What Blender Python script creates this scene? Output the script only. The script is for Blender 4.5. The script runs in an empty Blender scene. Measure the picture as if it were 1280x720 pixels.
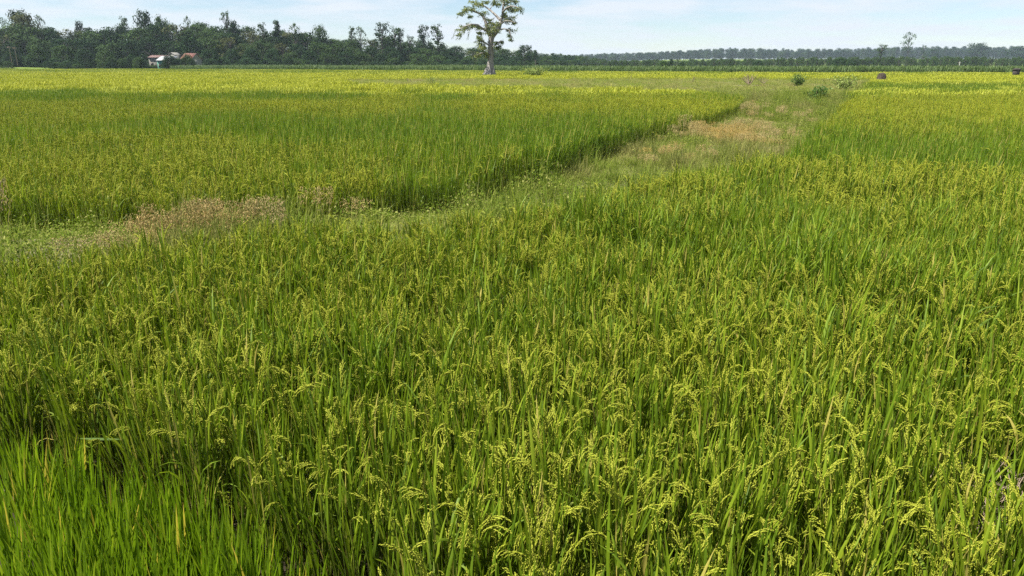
import bpy, math
import numpy as np
from mathutils import Vector, Matrix, Euler

R = math.radians
sc = bpy.context.scene
col = sc.collection

# ------------------------------------------------------------------ camera, sky, sun, exposure
CAM_Z, FPX = 2.65, 940.0
PITCH = math.atan(281.0 / FPX)
cam_data = bpy.data.cameras.new('camera')
cam_data.sensor_width = 36.0
cam_data.lens = 36.0 * FPX / 1280.0
cam_data.clip_start = 0.05
cam_data.clip_end = 20000
cam = bpy.data.objects.new('camera', cam_data)
col.objects.link(cam)
cam.location = (0, 0, CAM_Z)
cam.rotation_euler = (math.pi / 2 - PITCH, 0, 0)
sc.camera = cam

SUN_AZ, SUN_EL = R(-105), R(56)           # azimuth measured from +Y (view direction) towards +X
world = bpy.data.worlds.new('World')
sc.world = world
world.use_nodes = True
nt = world.node_tree
nt.nodes.clear()
def N(nt, t, **kw):
    n = nt.nodes.new(t)
    for k, v in kw.items():
        setattr(n, k, v)
    return n
def L(nt, a, b):
    nt.links.new(a, b)
sky = N(nt, 'ShaderNodeTexSky', sky_type='NISHITA', sun_disc=False)
sky.sun_elevation = SUN_EL
sky.sun_rotation = SUN_AZ
sky.air_density = 1.0
sky.dust_density = 0.0
sky.ozone_density = 3.0
bg = N(nt, 'ShaderNodeBackground')
bg.inputs['Strength'].default_value = 0.051
wo = N(nt, 'ShaderNodeOutputWorld')
geo = N(nt, 'ShaderNodeNewGeometry')
neg = N(nt, 'ShaderNodeVectorMath', operation='SCALE'); neg.inputs['Scale'].default_value = -1.0
L(nt, geo.outputs['Incoming'], neg.inputs[0])
sep = N(nt, 'ShaderNodeSeparateXYZ'); L(nt, neg.outputs[0], sep.inputs[0])
zz = N(nt, 'ShaderNodeMath', operation='MAXIMUM'); zz.inputs[1].default_value = 0.0
L(nt, sep.outputs['Z'], zz.inputs[0])
za = N(nt, 'ShaderNodeMath', operation='ADD'); za.inputs[1].default_value = 0.10
L(nt, zz.outputs[0], za.inputs[0])
dx = N(nt, 'ShaderNodeMath', operation='DIVIDE'); L(nt, sep.outputs['X'], dx.inputs[0]); L(nt, za.outputs[0], dx.inputs[1])
dy = N(nt, 'ShaderNodeMath', operation='DIVIDE'); L(nt, sep.outputs['Y'], dy.inputs[0]); L(nt, za.outputs[0], dy.inputs[1])
cb = N(nt, 'ShaderNodeCombineXYZ'); L(nt, dx.outputs[0], cb.inputs[0]); L(nt, dy.outputs[0], cb.inputs[1])
cn = N(nt, 'ShaderNodeTexNoise'); cn.inputs['Scale'].default_value = 0.95; cn.inputs['Detail'].default_value = 8
cn.inputs['Roughness'].default_value = 0.58
L(nt, cb.outputs[0], cn.inputs['Vector'])
cr = N(nt, 'ShaderNodeValToRGB')
cr.color_ramp.elements[0].position = 0.38; cr.color_ramp.elements[0].color = (0.12, 0.12, 0.12, 1)
cr.color_ramp.elements[1].position = 0.60; cr.color_ramp.elements[1].color = (0.95, 0.95, 0.95, 1)
L(nt, cn.outputs['Fac'], cr.inputs[0])
mx = N(nt, 'ShaderNodeMix', data_type='RGBA')
L(nt, cr.outputs[0], mx.inputs[0])
stt = N(nt, 'ShaderNodeVectorMath', operation='MULTIPLY'); stt.inputs[1].default_value = (.90, .97, 1.09)
L(nt, sky.outputs[0], stt.inputs[0]); L(nt, stt.outputs[0], mx.inputs[6])
mx.inputs[7].default_value = (6.5, 7.05, 7.7, 1)       # thin white cloud
L(nt, mx.outputs[2], bg.inputs['Color'])
L(nt, bg.outputs[0], wo.inputs[0])

sun_data = bpy.data.lights.new('sun', 'SUN')
sun_data.energy = 5.0
sun_data.angle = R(0.6)
sun_data.color = (1.0, 0.95, 0.87)
sun = bpy.data.objects.new('sun', sun_data)
col.objects.link(sun)
sd = Vector((math.sin(SUN_AZ) * math.cos(SUN_EL), math.cos(SUN_AZ) * math.cos(SUN_EL), math.sin(SUN_EL)))
sun.rotation_euler = sd.to_track_quat('Z', 'Y').to_euler()
sun.location = sd * 50

sc.view_settings.view_transform = 'Standard'
sc.view_settings.look = 'None'
sc.view_settings.exposure = 1.34
sc.view_settings.gamma = 1.0
sc.view_settings.use_curve_mapping = False
sc.render.engine = 'CYCLES'
cy = sc.cycles
cy.max_bounces = 5
cy.diffuse_bounces = 3
cy.glossy_bounces = 2
cy.transmission_bounces = 4
cy.transparent_max_bounces = 6
cy.volume_bounces = 0
cy.use_denoising = False
cy.sample_clamp_indirect = 4.0
cy.use_adaptive_sampling = True
cy.adaptive_threshold = 0.008

# ------------------------------------------------------------------ helpers
rng = np.random.default_rng(11)
RR, UU, FF = np.array([1., 0, 0]), np.array([0, math.sin(PITCH), math.cos(PITCH)]), np.array([0, math.cos(PITCH), -math.sin(PITCH)])
def ray(px, py):
    return RR * (px - 640) / FPX + UU * (360 - py) / FPX + FF
def at(px, py, z):
    """point at height z seen at picture position px, py of the survey photograph"""
    d = ray(px, py)
    t = (z - CAM_Z) / d[2]
    return np.array([0, 0, CAM_Z]) + d * t
def at_y(px, py, Y):
    d = ray(px, py)
    return np.array([0, 0, CAM_Z]) + d * (Y / d[1])
def project(P):
    P = np.asarray(P, float) - np.array([0, 0, CAM_Z])
    dep = P @ FF
    return 640 + FPX * (P @ RR) / dep, 360 - FPX * (P @ UU) / dep, dep

def tag(o, label=None, cat=None, group=None, kind=None):
    if label: o['label'] = label
    if cat: o['category'] = cat
    if group: o['group'] = group
    if kind: o['kind'] = kind
    return o
def empty(name, loc=(0, 0, 0), rz=0.0):
    o = bpy.data.objects.new(name, None)
    o.empty_display_size = 0.1
    o.location = loc
    o.rotation_euler = (0, 0, rz)
    col.objects.link(o)
    return o

class MB:
    """collects quads and triangles with a per-vertex tint, builds one mesh"""
    def __init__(self):
        self.v, self.f4, self.f3, self.t, self.n = [], [], [], [], 0
        self.m4, self.m3 = [], []
    def add(self, v, f, tint=0.5, mat=0):
        v = np.asarray(v, float).reshape(-1, 3)
        f = np.asarray(f, int)
        tint = np.broadcast_to(np.asarray(tint, float), (len(v),))
        self.v.append(v); self.t.append(tint)
        if f.shape[1] == 4:
            self.f4.append(f + self.n); self.m4.append(np.full(len(f), mat))
        else:
            self.f3.append(f + self.n); self.m3.append(np.full(len(f), mat))
        self.n += len(v)
    def add_mb(self, o, M=None, tint=None, mat=0):
        v = np.concatenate(o.v)
        if M is not None:
            M = np.array(M)
            v = v @ M[:3, :3].T + M[:3, 3]
        t = np.concatenate(o.t) if tint is None else np.full(len(v), tint)
        self.v.append(v); self.t.append(t)
        for f in o.f4:
            self.f4.append(f + self.n); self.m4.append(np.full(len(f), mat))
        for f in o.f3:
            self.f3.append(f + self.n); self.m3.append(np.full(len(f), mat))
        self.n += len(v)
    def mesh(self, name, mats, smooth=False):
        me = bpy.data.meshes.new(name)
        v = np.concatenate(self.v).astype(np.float32)
        me.vertices.add(len(v)); me.vertices.foreach_set('co', v.ravel())
        f4 = np.concatenate(self.f4) if self.f4 else np.zeros((0, 4), int)
        f3 = np.concatenate(self.f3) if self.f3 else np.zeros((0, 3), int)
        nl = f4.size + f3.size
        me.loops.add(nl)
        me.loops.foreach_set('vertex_index', np.concatenate([f4.ravel(), f3.ravel()]).astype(np.int32))
        npoly = len(f4) + len(f3)
        me.polygons.add(npoly)
        starts = np.concatenate([np.arange(len(f4)) * 4, f4.size + np.arange(len(f3)) * 3]).astype(np.int32)
        me.polygons.foreach_set('loop_start', starts)
        mi = np.concatenate(self.m4 + self.m3).astype(np.int32)
        me.polygons.foreach_set('material_index', mi)
        if smooth == 'grains':
            me.polygons.foreach_set('use_smooth', mi == 2)
        elif smooth:
            me.polygons.foreach_set('use_smooth', np.ones(npoly, bool))
        a = me.attributes.new('tint', 'FLOAT', 'POINT')
        a.data.foreach_set('value', np.concatenate(self.t).astype(np.float32))
        me.update(calc_edges=True)
        for m in (mats if isinstance(mats, (list, tuple)) else [mats]):
            me.materials.append(m)
        return me
    def build(self, name, mats, parent=None, smooth=False):
        o = bpy.data.objects.new(name, self.mesh(name, mats, smooth))
        col.objects.link(o)
        if parent is not None:
            o.parent = parent
        return o

def blades(mb, base, az, lean, length, width, curl, segs=4, across=1, tint=0.5, fold=0.25, twist=None, mat=0, pw=1.6):
    """n grass blades: ribbons that start at lean from vertical and bend by curl"""
    base = np.asarray(base, float).reshape(-1, 3)
    n = len(base)
    az, lean, length, width, curl = [np.broadcast_to(np.asarray(a, float), (n,)) for a in (az, lean, length, width, curl)]
    tw = np.zeros(n) if twist is None else np.broadcast_to(twist, (n,))
    h = np.stack([np.cos(az), np.sin(az), np.zeros(n)], 1)
    s0 = np.stack([-np.sin(az), np.cos(az), np.zeros(n)], 1)
    zup = np.array([0, 0, 1.0])
    pos = base.copy()
    K = across + 1
    rings = []
    for i in range(segs + 1):
        t = i / segs
        th = lean + curl * t ** pw
        d = h * np.sin(th)[:, None] + zup * np.cos(th)[:, None]
        if i > 0:
            tm = (i - 0.5) / segs
            thm = lean + curl * tm ** pw
            pos = pos + (h * np.sin(thm)[:, None] + zup * np.cos(thm)[:, None]) * (length / segs)[:, None]
        nrm = np.cross(s0, d)
        a = tw * t
        s = s0 * np.cos(a)[:, None] + nrm * np.sin(a)[:, None]
        w = width * 0.5 * max(0.04, (0.55 + 1.1 * t) if t < 0.35 else (1.0 - ((t - 0.35) / 0.65) ** 2.2))
        for k in range(K):
            u = 2 * k / across - 1
            p = pos + s * (w * u)[:, None]
            if across == 2 and k != 1:
                p = p + np.cross(d, s) * (w * fold * -1)[:, None]
            rings.append(p)
    V = np.stack(rings, 1)                       # n, (segs+1)*K, 3
    m = V.shape[1]
    f = []
    for i in range(segs):
        for k in range(across):
            a = i * K + k
            f.append([a, a + 1, a + K + 1, a + K])
    f = np.array(f)
    F = (f[None] + (np.arange(n) * m)[:, None, None]).reshape(-1, 4)
    tint = np.broadcast_to(np.asarray(tint, float), (n,))
    mb.add(V.reshape(-1, 3), F, np.repeat(tint, m), mat)

def tube(mb, pts, rad, sides=6, tint=0.5, mat=0, cap=True):
    pts = np.asarray(pts, float); n = len(pts)
    rad = np.broadcast_to(np.asarray(rad, float), (n,))
    T = np.gradient(pts, axis=0)
    T /= np.linalg.norm(T, axis=1)[:, None] + 1e-9
    ref = np.array([0.31, 0.95, 0.05]) if abs(T[0, 2]) > 0.7 else np.array([0, 0, 1.0])
    V = []
    for i in range(n):
        a = np.cross(T[i], ref); a /= np.linalg.norm(a) + 1e-9
        b = np.cross(T[i], a)
        for k in range(sides):
            an = 2 * math.pi * k / sides
            V.append(pts[i] + rad[i] * (a * math.cos(an) + b * math.sin(an)))
    F = []
    for i in range(n - 1):
        for k in range(sides):
            k2 = (k + 1) % sides
            F.append([i * sides + k, i * sides + k2, (i + 1) * sides + k2, (i + 1) * sides + k])
    mb.add(V, F, tint, mat)
    if cap:
        c = len(V)
        mb.add(np.vstack([np.array(V[-sides:]), pts[-1:]]), [[k, (k + 1) % sides, sides] for k in range(sides)], tint, mat)

def box(mb, lo, hi, tint=0.5, mat=0):
    x0, y0, z0 = lo; x1, y1, z1 = hi
    v = [[x0,y0,z0],[x1,y0,z0],[x1,y1,z0],[x0,y1,z0],[x0,y0,z1],[x1,y0,z1],[x1,y1,z1],[x0,y1,z1]]
    mb.add(v, [[0,3,2,1],[4,5,6,7],[0,1,5,4],[1,2,6,5],[2,3,7,6],[3,0,4,7]], tint, mat)

OCT_F = np.array([[0,2,3],[0,3,4],[0,4,5],[0,5,2],[1,3,2],[1,4,3],[1,5,4],[1,2,5]])
def grains(mb, c, d, length, rad, tint, mat=0, rg=None):
    """n spindle-shaped rice grains centred at c pointing along d"""
    c = np.asarray(c, float).reshape(-1, 3); d = np.asarray(d, float).reshape(-1, 3)
    n = len(c)
    d = d / (np.linalg.norm(d, axis=1)[:, None] + 1e-9)
    ref = np.where(np.abs(d[:, 2:3]) > 0.9, np.array([[1., 0, 0]]), np.array([[0, 0, 1.]]))
    a = np.cross(d, ref); a /= np.linalg.norm(a, axis=1)[:, None] + 1e-9
    b = np.cross(d, a)
    length = np.broadcast_to(length, (n,))[:, None]; rad = np.broadcast_to(rad, (n,))[:, None]
    V = np.stack([c - d * length * .5, c + d * length * .5, c + a * rad, c + b * rad, c - a * rad, c - b * rad], 1)
    F = (OCT_F[None] + (np.arange(n) * 6)[:, None, None]).reshape(-1, 3)
    mb.add(V.reshape(-1, 3), F, np.repeat(np.broadcast_to(tint, (n,)), 6), mat)

def quads(mb, c, nrm, size, asp, tint, rg, mat=0):
    """n leaf faces centred at c, facing nrm, random spin (diamond shaped)"""
    c = np.asarray(c, float).reshape(-1, 3); n = len(c)
    nrm = nrm / (np.linalg.norm(nrm, axis=1)[:, None] + 1e-9)
    r = rg.normal(size=(n, 3))
    a = np.cross(nrm, r); a /= np.linalg.norm(a, axis=1)[:, None] + 1e-9
    b = np.cross(nrm, a)
    size = np.broadcast_to(size, (n,))[:, None] * 0.5
    V = np.stack([c - a * size, c - b * size * asp + a * size * .1, c + a * size, c + b * size * asp + a * size * .1], 1)
    F = (np.arange(4)[None] + (np.arange(n) * 4)[:, None])
    mb.add(V.reshape(-1, 3), F, np.repeat(np.broadcast_to(tint, (n,)), 4), mat)

def vnoise(x, y, seed=0):
    xi, yi = np.floor(x).astype(np.int64), np.floor(y).astype(np.int64)
    fx, fy = x - xi, y - yi
    fx, fy = fx * fx * (3 - 2 * fx), fy * fy * (3 - 2 * fy)
    def hsh(a, b):
        h = (a * 374761393 + b * 668265263 + seed * 1442695041) & 0x7fffffff
        h = ((h ^ (h >> 13)) * 1274126177) & 0x7fffffff
        return ((h ^ (h >> 16)) & 0xffff) / 65535.0
    return (hsh(xi, yi) * (1 - fx) + hsh(xi + 1, yi) * fx) * (1 - fy) + (hsh(xi, yi + 1) * (1 - fx) + hsh(xi + 1, yi + 1) * fx) * fy
def fbm(x, y, seed=0, oct=3):
    s = 0; a = 0.5; tot = 0
    for i in range(oct):
        s = s + a * vnoise(x * 2 ** i, y * 2 ** i, seed + i * 17); tot += a; a *= 0.5
    return s / tot
def smooth(a, b, x):
    t = np.clip((x - a) / (b - a), 0, 1)
    return t * t * (3 - 2 * t)
def in_poly(x, y, poly):
    poly = np.asarray(poly)
    inside = np.zeros(len(x), bool)
    j = len(poly) - 1
    for i in range(len(poly)):
        xi, yi = poly[i][:2]; xj, yj = poly[j][:2]
        c = ((yi > y) != (yj > y)) & (x < (xj - xi) * (y - yi) / (yj - yi + 1e-12) + xi)
        inside ^= c
        j = i
    return inside

# ------------------------------------------------------------------ materials
def mat_new(name):
    m = bpy.data.materials.new(name)
    m.use_nodes = True
    m.node_tree.nodes.clear()
    return m
def ramp(nt, stops):
    r = N(nt, 'ShaderNodeValToRGB')
    e = r.color_ramp.elements
    while len(e) < len(stops):
        e.new(0.5)
    for i, (p, c) in enumerate(stops):
        e[i].position = p; e[i].color = (*c, 1)
    return r
def leaf_mat(name, stops_a, stops_b=None, trans=0.35, rough=0.55, spec=0.25, noise=None, tcol=1.25):
    """foliage: colour by per-leaf tint, mixed towards stops_b by the plant's own ripeness"""
    m = mat_new(name); nt = m.node_tree
    at1 = N(nt, 'ShaderNodeAttribute', attribute_name='tint', attribute_type='GEOMETRY')
    ra = ramp(nt, stops_a); L(nt, at1.outputs['Fac'], ra.inputs[0])
    c = ra.outputs[0]
    if stops_b:
        at2 = N(nt, 'ShaderNodeAttribute', attribute_name='ripe', attribute_type='INSTANCER')
        rb = ramp(nt, stops_b); L(nt, at1.outputs['Fac'], rb.inputs[0])
        mxx = N(nt, 'ShaderNodeMix', data_type='RGBA')
        L(nt, at2.outputs['Fac'], mxx.inputs[0]); L(nt, c, mxx.inputs[6]); L(nt, rb.outputs[0], mxx.inputs[7])
        c = mxx.outputs[2]
    if noise:
        g = N(nt, 'ShaderNodeNewGeometry')
        nz = N(nt, 'ShaderNodeTexNoise'); nz.inputs['Scale'].default_value = noise[0]; nz.inputs['Detail'].default_value = 3
        L(nt, g.outputs['Position'], nz.inputs['Vector'])
        mr = N(nt, 'ShaderNodeMapRange'); mr.inputs[1].default_value = 0.3; mr.inputs[2].default_value = 0.7
        mr.inputs[3].default_value = 1 - noise[1]; mr.inputs[4].default_value = 1 + noise[1]
        L(nt, nz.outputs['Fac'], mr.inputs[0])
        sca = N(nt, 'ShaderNodeVectorMath', operation='SCALE'); L(nt, c, sca.inputs[0]); L(nt, mr.outputs[0], sca.inputs['Scale'])
        c = sca.outputs[0]
    p = N(nt, 'ShaderNodeBsdfPrincipled')
    p.inputs['Roughness'].default_value = rough
    p.inputs['Specular IOR Level'].default_value = spec
    L(nt, c, p.inputs['Base Color'])
    tr = N(nt, 'ShaderNodeBsdfTranslucent')
    ts = N(nt, 'ShaderNodeVectorMath', operation='SCALE'); ts.inputs['Scale'].default_value = tcol
    L(nt, c, ts.inputs[0]); L(nt, ts.outputs[0], tr.inputs['Color'])
    ms = N(nt, 'ShaderNodeMixShader'); ms.inputs[0].default_value = trans
    L(nt, p.outputs[0], ms.inputs[1]); L(nt, tr.outputs[0], ms.inputs[2])
    out = N(nt, 'ShaderNodeOutputMaterial'); L(nt, ms.outputs[0], out.inputs[0])
    return m
def solid_mat(name, ca, cb_, scale=4.0, rough=0.8, bump=0.0, metallic=0.0, detail=5, stretch=None):
    m = mat_new(name); nt = m.node_tree
    tc = N(nt, 'ShaderNodeTexCoord')
    vec = tc.outputs['Object']
    if stretch:
        mp = N(nt, 'ShaderNodeMapping'); mp.inputs['Scale'].default_value = stretch
        L(nt, vec, mp.inputs['Vector']); vec = mp.outputs[0]
    nz = N(nt, 'ShaderNodeTexNoise'); nz.inputs['Scale'].default_value = scale; nz.inputs['Detail'].default_value = detail
    L(nt, vec, nz.inputs['Vector'])
    r = ramp(nt, [(0.3, ca), (0.7, cb_)]); L(nt, nz.outputs['Fac'], r.inputs[0])
    p = N(nt, 'ShaderNodeBsdfPrincipled'); p.inputs['Roughness'].default_value = rough; p.inputs['Metallic'].default_value = metallic
    L(nt, r.outputs[0], p.inputs['Base Color'])
    if bump:
        b = N(nt, 'ShaderNodeBump'); b.inputs['Strength'].default_value = bump
        L(nt, nz.outputs['Fac'], b.inputs['Height']); L(nt, b.outputs[0], p.inputs['Normal'])
    out = N(nt, 'ShaderNodeOutputMaterial'); L(nt, p.outputs[0], out.inputs[0])
    return m

M = {}
M['leaf'] = leaf_mat('rice_leaf',
    [(0, (.050, .100, .004)), (.6, (.100, .172, .006)), (.85, (.175, .240, .012)), (.95, (.25, .26, .03)), (1, (.38, .29, .09))],
    [(0, (.100, .15, .006)), (.6, (.188, .24, .009)), (.85, (.28, .31, .02)), (1, (.42, .33, .09))], trans=.33, spec=.25)
M['stalk'] = leaf_mat('rice_stalk',
    [(0, (.07, .12, .010)), (1, (.17, .19, .03))], [(0, (.14, .17, .02)), (1, (.26, .24, .05))], trans=.15)
M['grain'] = leaf_mat('rice_grain',
    [(0, (.185, .22, .015)), (.7, (.30, .325, .038)), (.93, (.43, .43, .085)), (1, (.46, .32, .14))],
    [(0, (.25, .28, .012)), (.7, (.345, .36, .026)), (.93, (.45, .44, .06)), (1, (.46, .30, .12))], trans=.2, rough=.6, spec=.15)
M['young'] = leaf_mat('young_rice_leaf',
    [(0, (.075, .140, .004)), (.7, (.135, .220, .006)), (.93, (.21, .275, .014)), (1, (.42, .34, .04))], trans=.45, spec=.2)
M['weed'] = leaf_mat('weed_leaf',
    [(0, (.08, .125, .014)), (.5, (.135, .185, .022)), (.8, (.20, .23, .04)), (1, (.28, .28, .09))],
    [(0, (.13, .13, .045)), (.5, (.20, .185, .065)), (.8, (.28, .25, .09)), (1, (.36, .32, .14))], trans=.35, rough=.8, spec=.06)
M['red_grass'] = leaf_mat('red_seed_grass',
    [(0, (.24, .23, .09)), (.4, (.34, .29, .12)), (.75, (.42, .31, .14)), (1, (.48, .38, .19))],
    [(0, (.25, .23, .06)), (.4, (.36, .255, .06)), (.75, (.42, .245, .065)), (1, (.47, .33, .11))], trans=.2, rough=.8, spec=.06)
M['cane'] = leaf_mat('cane_leaf', [(0, (.05, .09, .02)), (.6, (.09, .145, .038)), (1, (.15, .195, .07))], trans=.3)
M['crown_dark'] = leaf_mat('dark_tree_leaf', [(0, (.011, .028, .010)), (.6, (.023, .050, .016)), (1, (.044, .078, .022))], trans=.22, rough=.75, spec=.08, noise=(.09, .25))
M['crown_mid'] = leaf_mat('mid_tree_leaf', [(0, (.026, .052, .015)), (.6, (.046, .082, .021)), (1, (.080, .118, .032))], trans=.25, rough=.75, spec=.08, noise=(.09, .25))
M['crown_olive'] = leaf_mat('olive_tree_leaf', [(0, (.045, .058, .019)), (.6, (.072, .082, .026)), (1, (.11, .105, .036))], trans=.25, rough=.75, spec=.08, noise=(.09, .2))
M['old_leaf'] = leaf_mat('old_tree_leaf', [(0, (.05, .085, .022)), (.5, (.115, .155, .042)), (1, (.24, .26, .09))], trans=.35, spec=.1)
M['bush'] = leaf_mat('bush_leaf', [(0, (.035, .085, .012)), (.6, (.075, .14, .022)), (1, (.13, .20, .05))], trans=.3)
M['pale_bush'] = leaf_mat('pale_bush_leaf', [(0, (.11, .16, .03)), (.6, (.19, .245, .055)), (1, (.30, .34, .12))], trans=.35, rough=.8, spec=.06)
M['bark'] = solid_mat('bark', (.15, .135, .12), (.31, .285, .255), 3.0, .9, .5, stretch=(1, 1, .35))
M['dark_bark'] = solid_mat('dark_bark', (.025, .022, .018), (.06, .05, .042), 4.0, .9)
M['twig'] = solid_mat('dry_twig', (.13, .095, .065), (.24, .18, .12), 6.0, .9)
M['white_petal'] = solid_mat('white_petal', (.72, .74, .66), (.82, .82, .78), 30, .6)

# ground: mud under the rice, grass further off
def ground_material():
    m = mat_new('ground'); nt = m.node_tree
    g = N(nt, 'ShaderNodeNewGeometry')
    nz = N(nt, 'ShaderNodeTexNoise'); nz.inputs['Scale'].default_value = 1.3; nz.inputs['Detail'].default_value = 8
    L(nt, g.outputs['Position'], nz.inputs['Vector'])
    mud = ramp(nt, [(.35, (.018, .015, .009)), (.65, (.042, .034, .02))]); L(nt, nz.outputs['Fac'], mud.inputs[0])
    n2 = N(nt, 'ShaderNodeTexNoise'); n2.inputs['Scale'].default_value = .05; n2.inputs['Detail'].default_value = 6
    L(nt, g.outputs['Position'], n2.inputs['Vector'])
    grass = ramp(nt, [(.35, (.075, .12, .022)), (.55, (.13, .18, .035)), (.7, (.20, .21, .07))]); L(nt, n2.outputs['Fac'], grass.inputs[0])
    s = N(nt, 'ShaderNodeSeparateXYZ'); L(nt, g.outputs['Position'], s.inputs[0])
    mr = N(nt, 'ShaderNodeMapRange'); mr.inputs[1].default_value = 130; mr.inputs[2].default_value = 190
    L(nt, s.outputs['Y'], mr.inputs[0])
    mxx = N(nt, 'ShaderNodeMix', data_type='RGBA'); L(nt, mr.outputs[0], mxx.inputs[0]); L(nt, mud.outputs[0], mxx.inputs[6]); L(nt, grass.outputs[0], mxx.inputs[7])
    p = N(nt, 'ShaderNodeBsdfPrincipled'); p.inputs['Roughness'].default_value = .9; p.inputs['Specular IOR Level'].default_value = .08
    L(nt, mxx.outputs[2], p.inputs['Base Color'])
    b = N(nt, 'ShaderNodeBump'); b.inputs['Strength'].default_value = .6; b.inputs['Distance'].default_value = .06
    L(nt, nz.outputs['Fac'], b.inputs['Height']); L(nt, b.outputs[0], p.inputs['Normal'])
    out = N(nt, 'ShaderNodeOutputMaterial'); L(nt, p.outputs[0], out.inputs[0])
    return m

# ------------------------------------------------------------------ ground
CANOPY = 0.95
def px_line(pts, z=CANOPY):
    return [tuple(at(px, py, z)[:2]) for px, py in pts]
TREE = at_y(612, 92, 116.0)
def ground_z(x, y):
    x = np.asarray(x, float); y = np.asarray(y, float)
    ratio = x / np.maximum(y, 1.0)
    wd = np.interp(640 + FPX * ratio, [-120, 300, 560, 680, 760], [250, 262, 300, 380, 480])
    hill = 8.5 * smooth(wd + 6, wd + 95, y) * (1 - smooth(-.22, .10, ratio)) * (1 - smooth(600, 1200, y))
    hill = hill + 1.4 * smooth(215, 245, y) * (1 - smooth(-.62, -.50, ratio))
    far = 10.0 * smooth(900, 1500, y) * smooth(-.02, .25, ratio)
    mound = 1.0 * np.exp(-((x - TREE[0]) ** 2 + (y - TREE[1]) ** 2) / 3.0)
    bank = 1.0 * (1 - smooth(-.2, 1.3, y))
    return hill + far + mound + bank
def axis(vals):
    return np.array(sorted(set(np.round(np.concatenate(vals), 3))))
gx = axis([np.linspace(-4000, 4000, 41), np.linspace(-420, 420, 106), np.linspace(TREE[0] - 8, TREE[0] + 8, 17)])
gy = axis([np.linspace(-300, 9000, 32), np.linspace(150, 1200, 106), np.linspace(-1, 2, 16), np.linspace(TREE[1] - 8, TREE[1] + 8, 17)])
X, Y = np.meshgrid(gx, gy)
mb = MB()
nxx, nyy = len(gx), len(gy)
ii = np.arange(nyy - 1)[:, None] * nxx + np.arange(nxx - 1)[None]
F = np.stack([ii, ii + 1, ii + nxx + 1, ii + nxx], -1).reshape(-1, 4)
mb.add(np.stack([X, Y, ground_z(X, Y)], -1).reshape(-1, 3), F)
g = mb.build('ground', ground_material(), smooth=True)
tag(g, 'muddy and grassy flat ground under the rice fields', 'ground', kind='structure')

# ------------------------------------------------------------------ instancing of uncountable plants
hidden_protos = []
def proto(name, mb_, mats):
    o = bpy.data.objects.new(name, mb_.mesh(name, mats, 'grains'))      # never linked to the scene: only a source of geometry
    hidden_protos.append(o)
    return o
def scatter(name, P, rot, scl, vi, ripe, protos, label, cat):
    n = len(P)
    me = bpy.data.meshes.new(name)
    me.vertices.add(n); me.vertices.foreach_set('co', np.asarray(P, np.float32).ravel())
    for nm, ty, dat, key in (('rot', 'FLOAT_VECTOR', rot, 'vector'), ('scl', 'FLOAT_VECTOR', scl, 'vector'), ('vi', 'INT', vi, 'value'), ('ripe', 'FLOAT', ripe, 'value')):
        a = me.attributes.new(nm, ty, 'POINT')
        a.data.foreach_set(key, np.asarray(dat, np.int32 if ty == 'INT' else np.float32).ravel())
    me.update()
    o = bpy.data.objects.new(name, me); col.objects.link(o)
    ng = bpy.data.node_groups.new(name, 'GeometryNodeTree')
    ng.interface.new_socket('Geometry', in_out='INPUT', socket_type='NodeSocketGeometry')
    ng.interface.new_socket('Geometry', in_out='OUTPUT', socket_type='NodeSocketGeometry')
    gi = N(ng, 'NodeGroupInput'); go = N(ng, 'NodeGroupOutput')
    jn = N(ng, 'GeometryNodeJoinGeometry')
    def attr(nm, ty):
        a = N(ng, 'GeometryNodeInputNamedAttribute', data_type=ty); a.inputs['Name'].default_value = nm
        return a.outputs[0]
    av, ar, as_ = attr('vi', 'INT'), attr('rot', 'FLOAT_VECTOR'), attr('scl', 'FLOAT_VECTOR')
    er = N(ng, 'FunctionNodeEulerToRotation'); L(ng, ar, er.inputs[0])
    for k, p in enumerate(protos):
        if not np.any(np.asarray(vi) == k):
            continue
        oi = N(ng, 'GeometryNodeObjectInfo'); oi.inputs['Object'].default_value = p; oi.inputs['As Instance'].default_value = False
        cmpn = N(ng, 'FunctionNodeCompare', data_type='INT', operation='EQUAL')
        L(ng, av, cmpn.inputs[2]); cmpn.inputs[3].default_value = k
        ip = N(ng, 'GeometryNodeInstanceOnPoints')
        L(ng, gi.outputs[0], ip.inputs['Points']); L(ng, cmpn.outputs[0], ip.inputs['Selection'])
        L(ng, oi.outputs['Geometry'], ip.inputs['Instance'])
        L(ng, er.outputs[0], ip.inputs['Rotation']); L(ng, as_, ip.inputs['Scale'])
        L(ng, ip.outputs[0], jn.inputs[0])
    L(ng, jn.outputs[0], go.inputs[0])
    md = o.modifiers.new('scatter', 'NODES'); md.node_group = ng
    tag(o, label, cat, kind='stuff')
    return o

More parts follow.
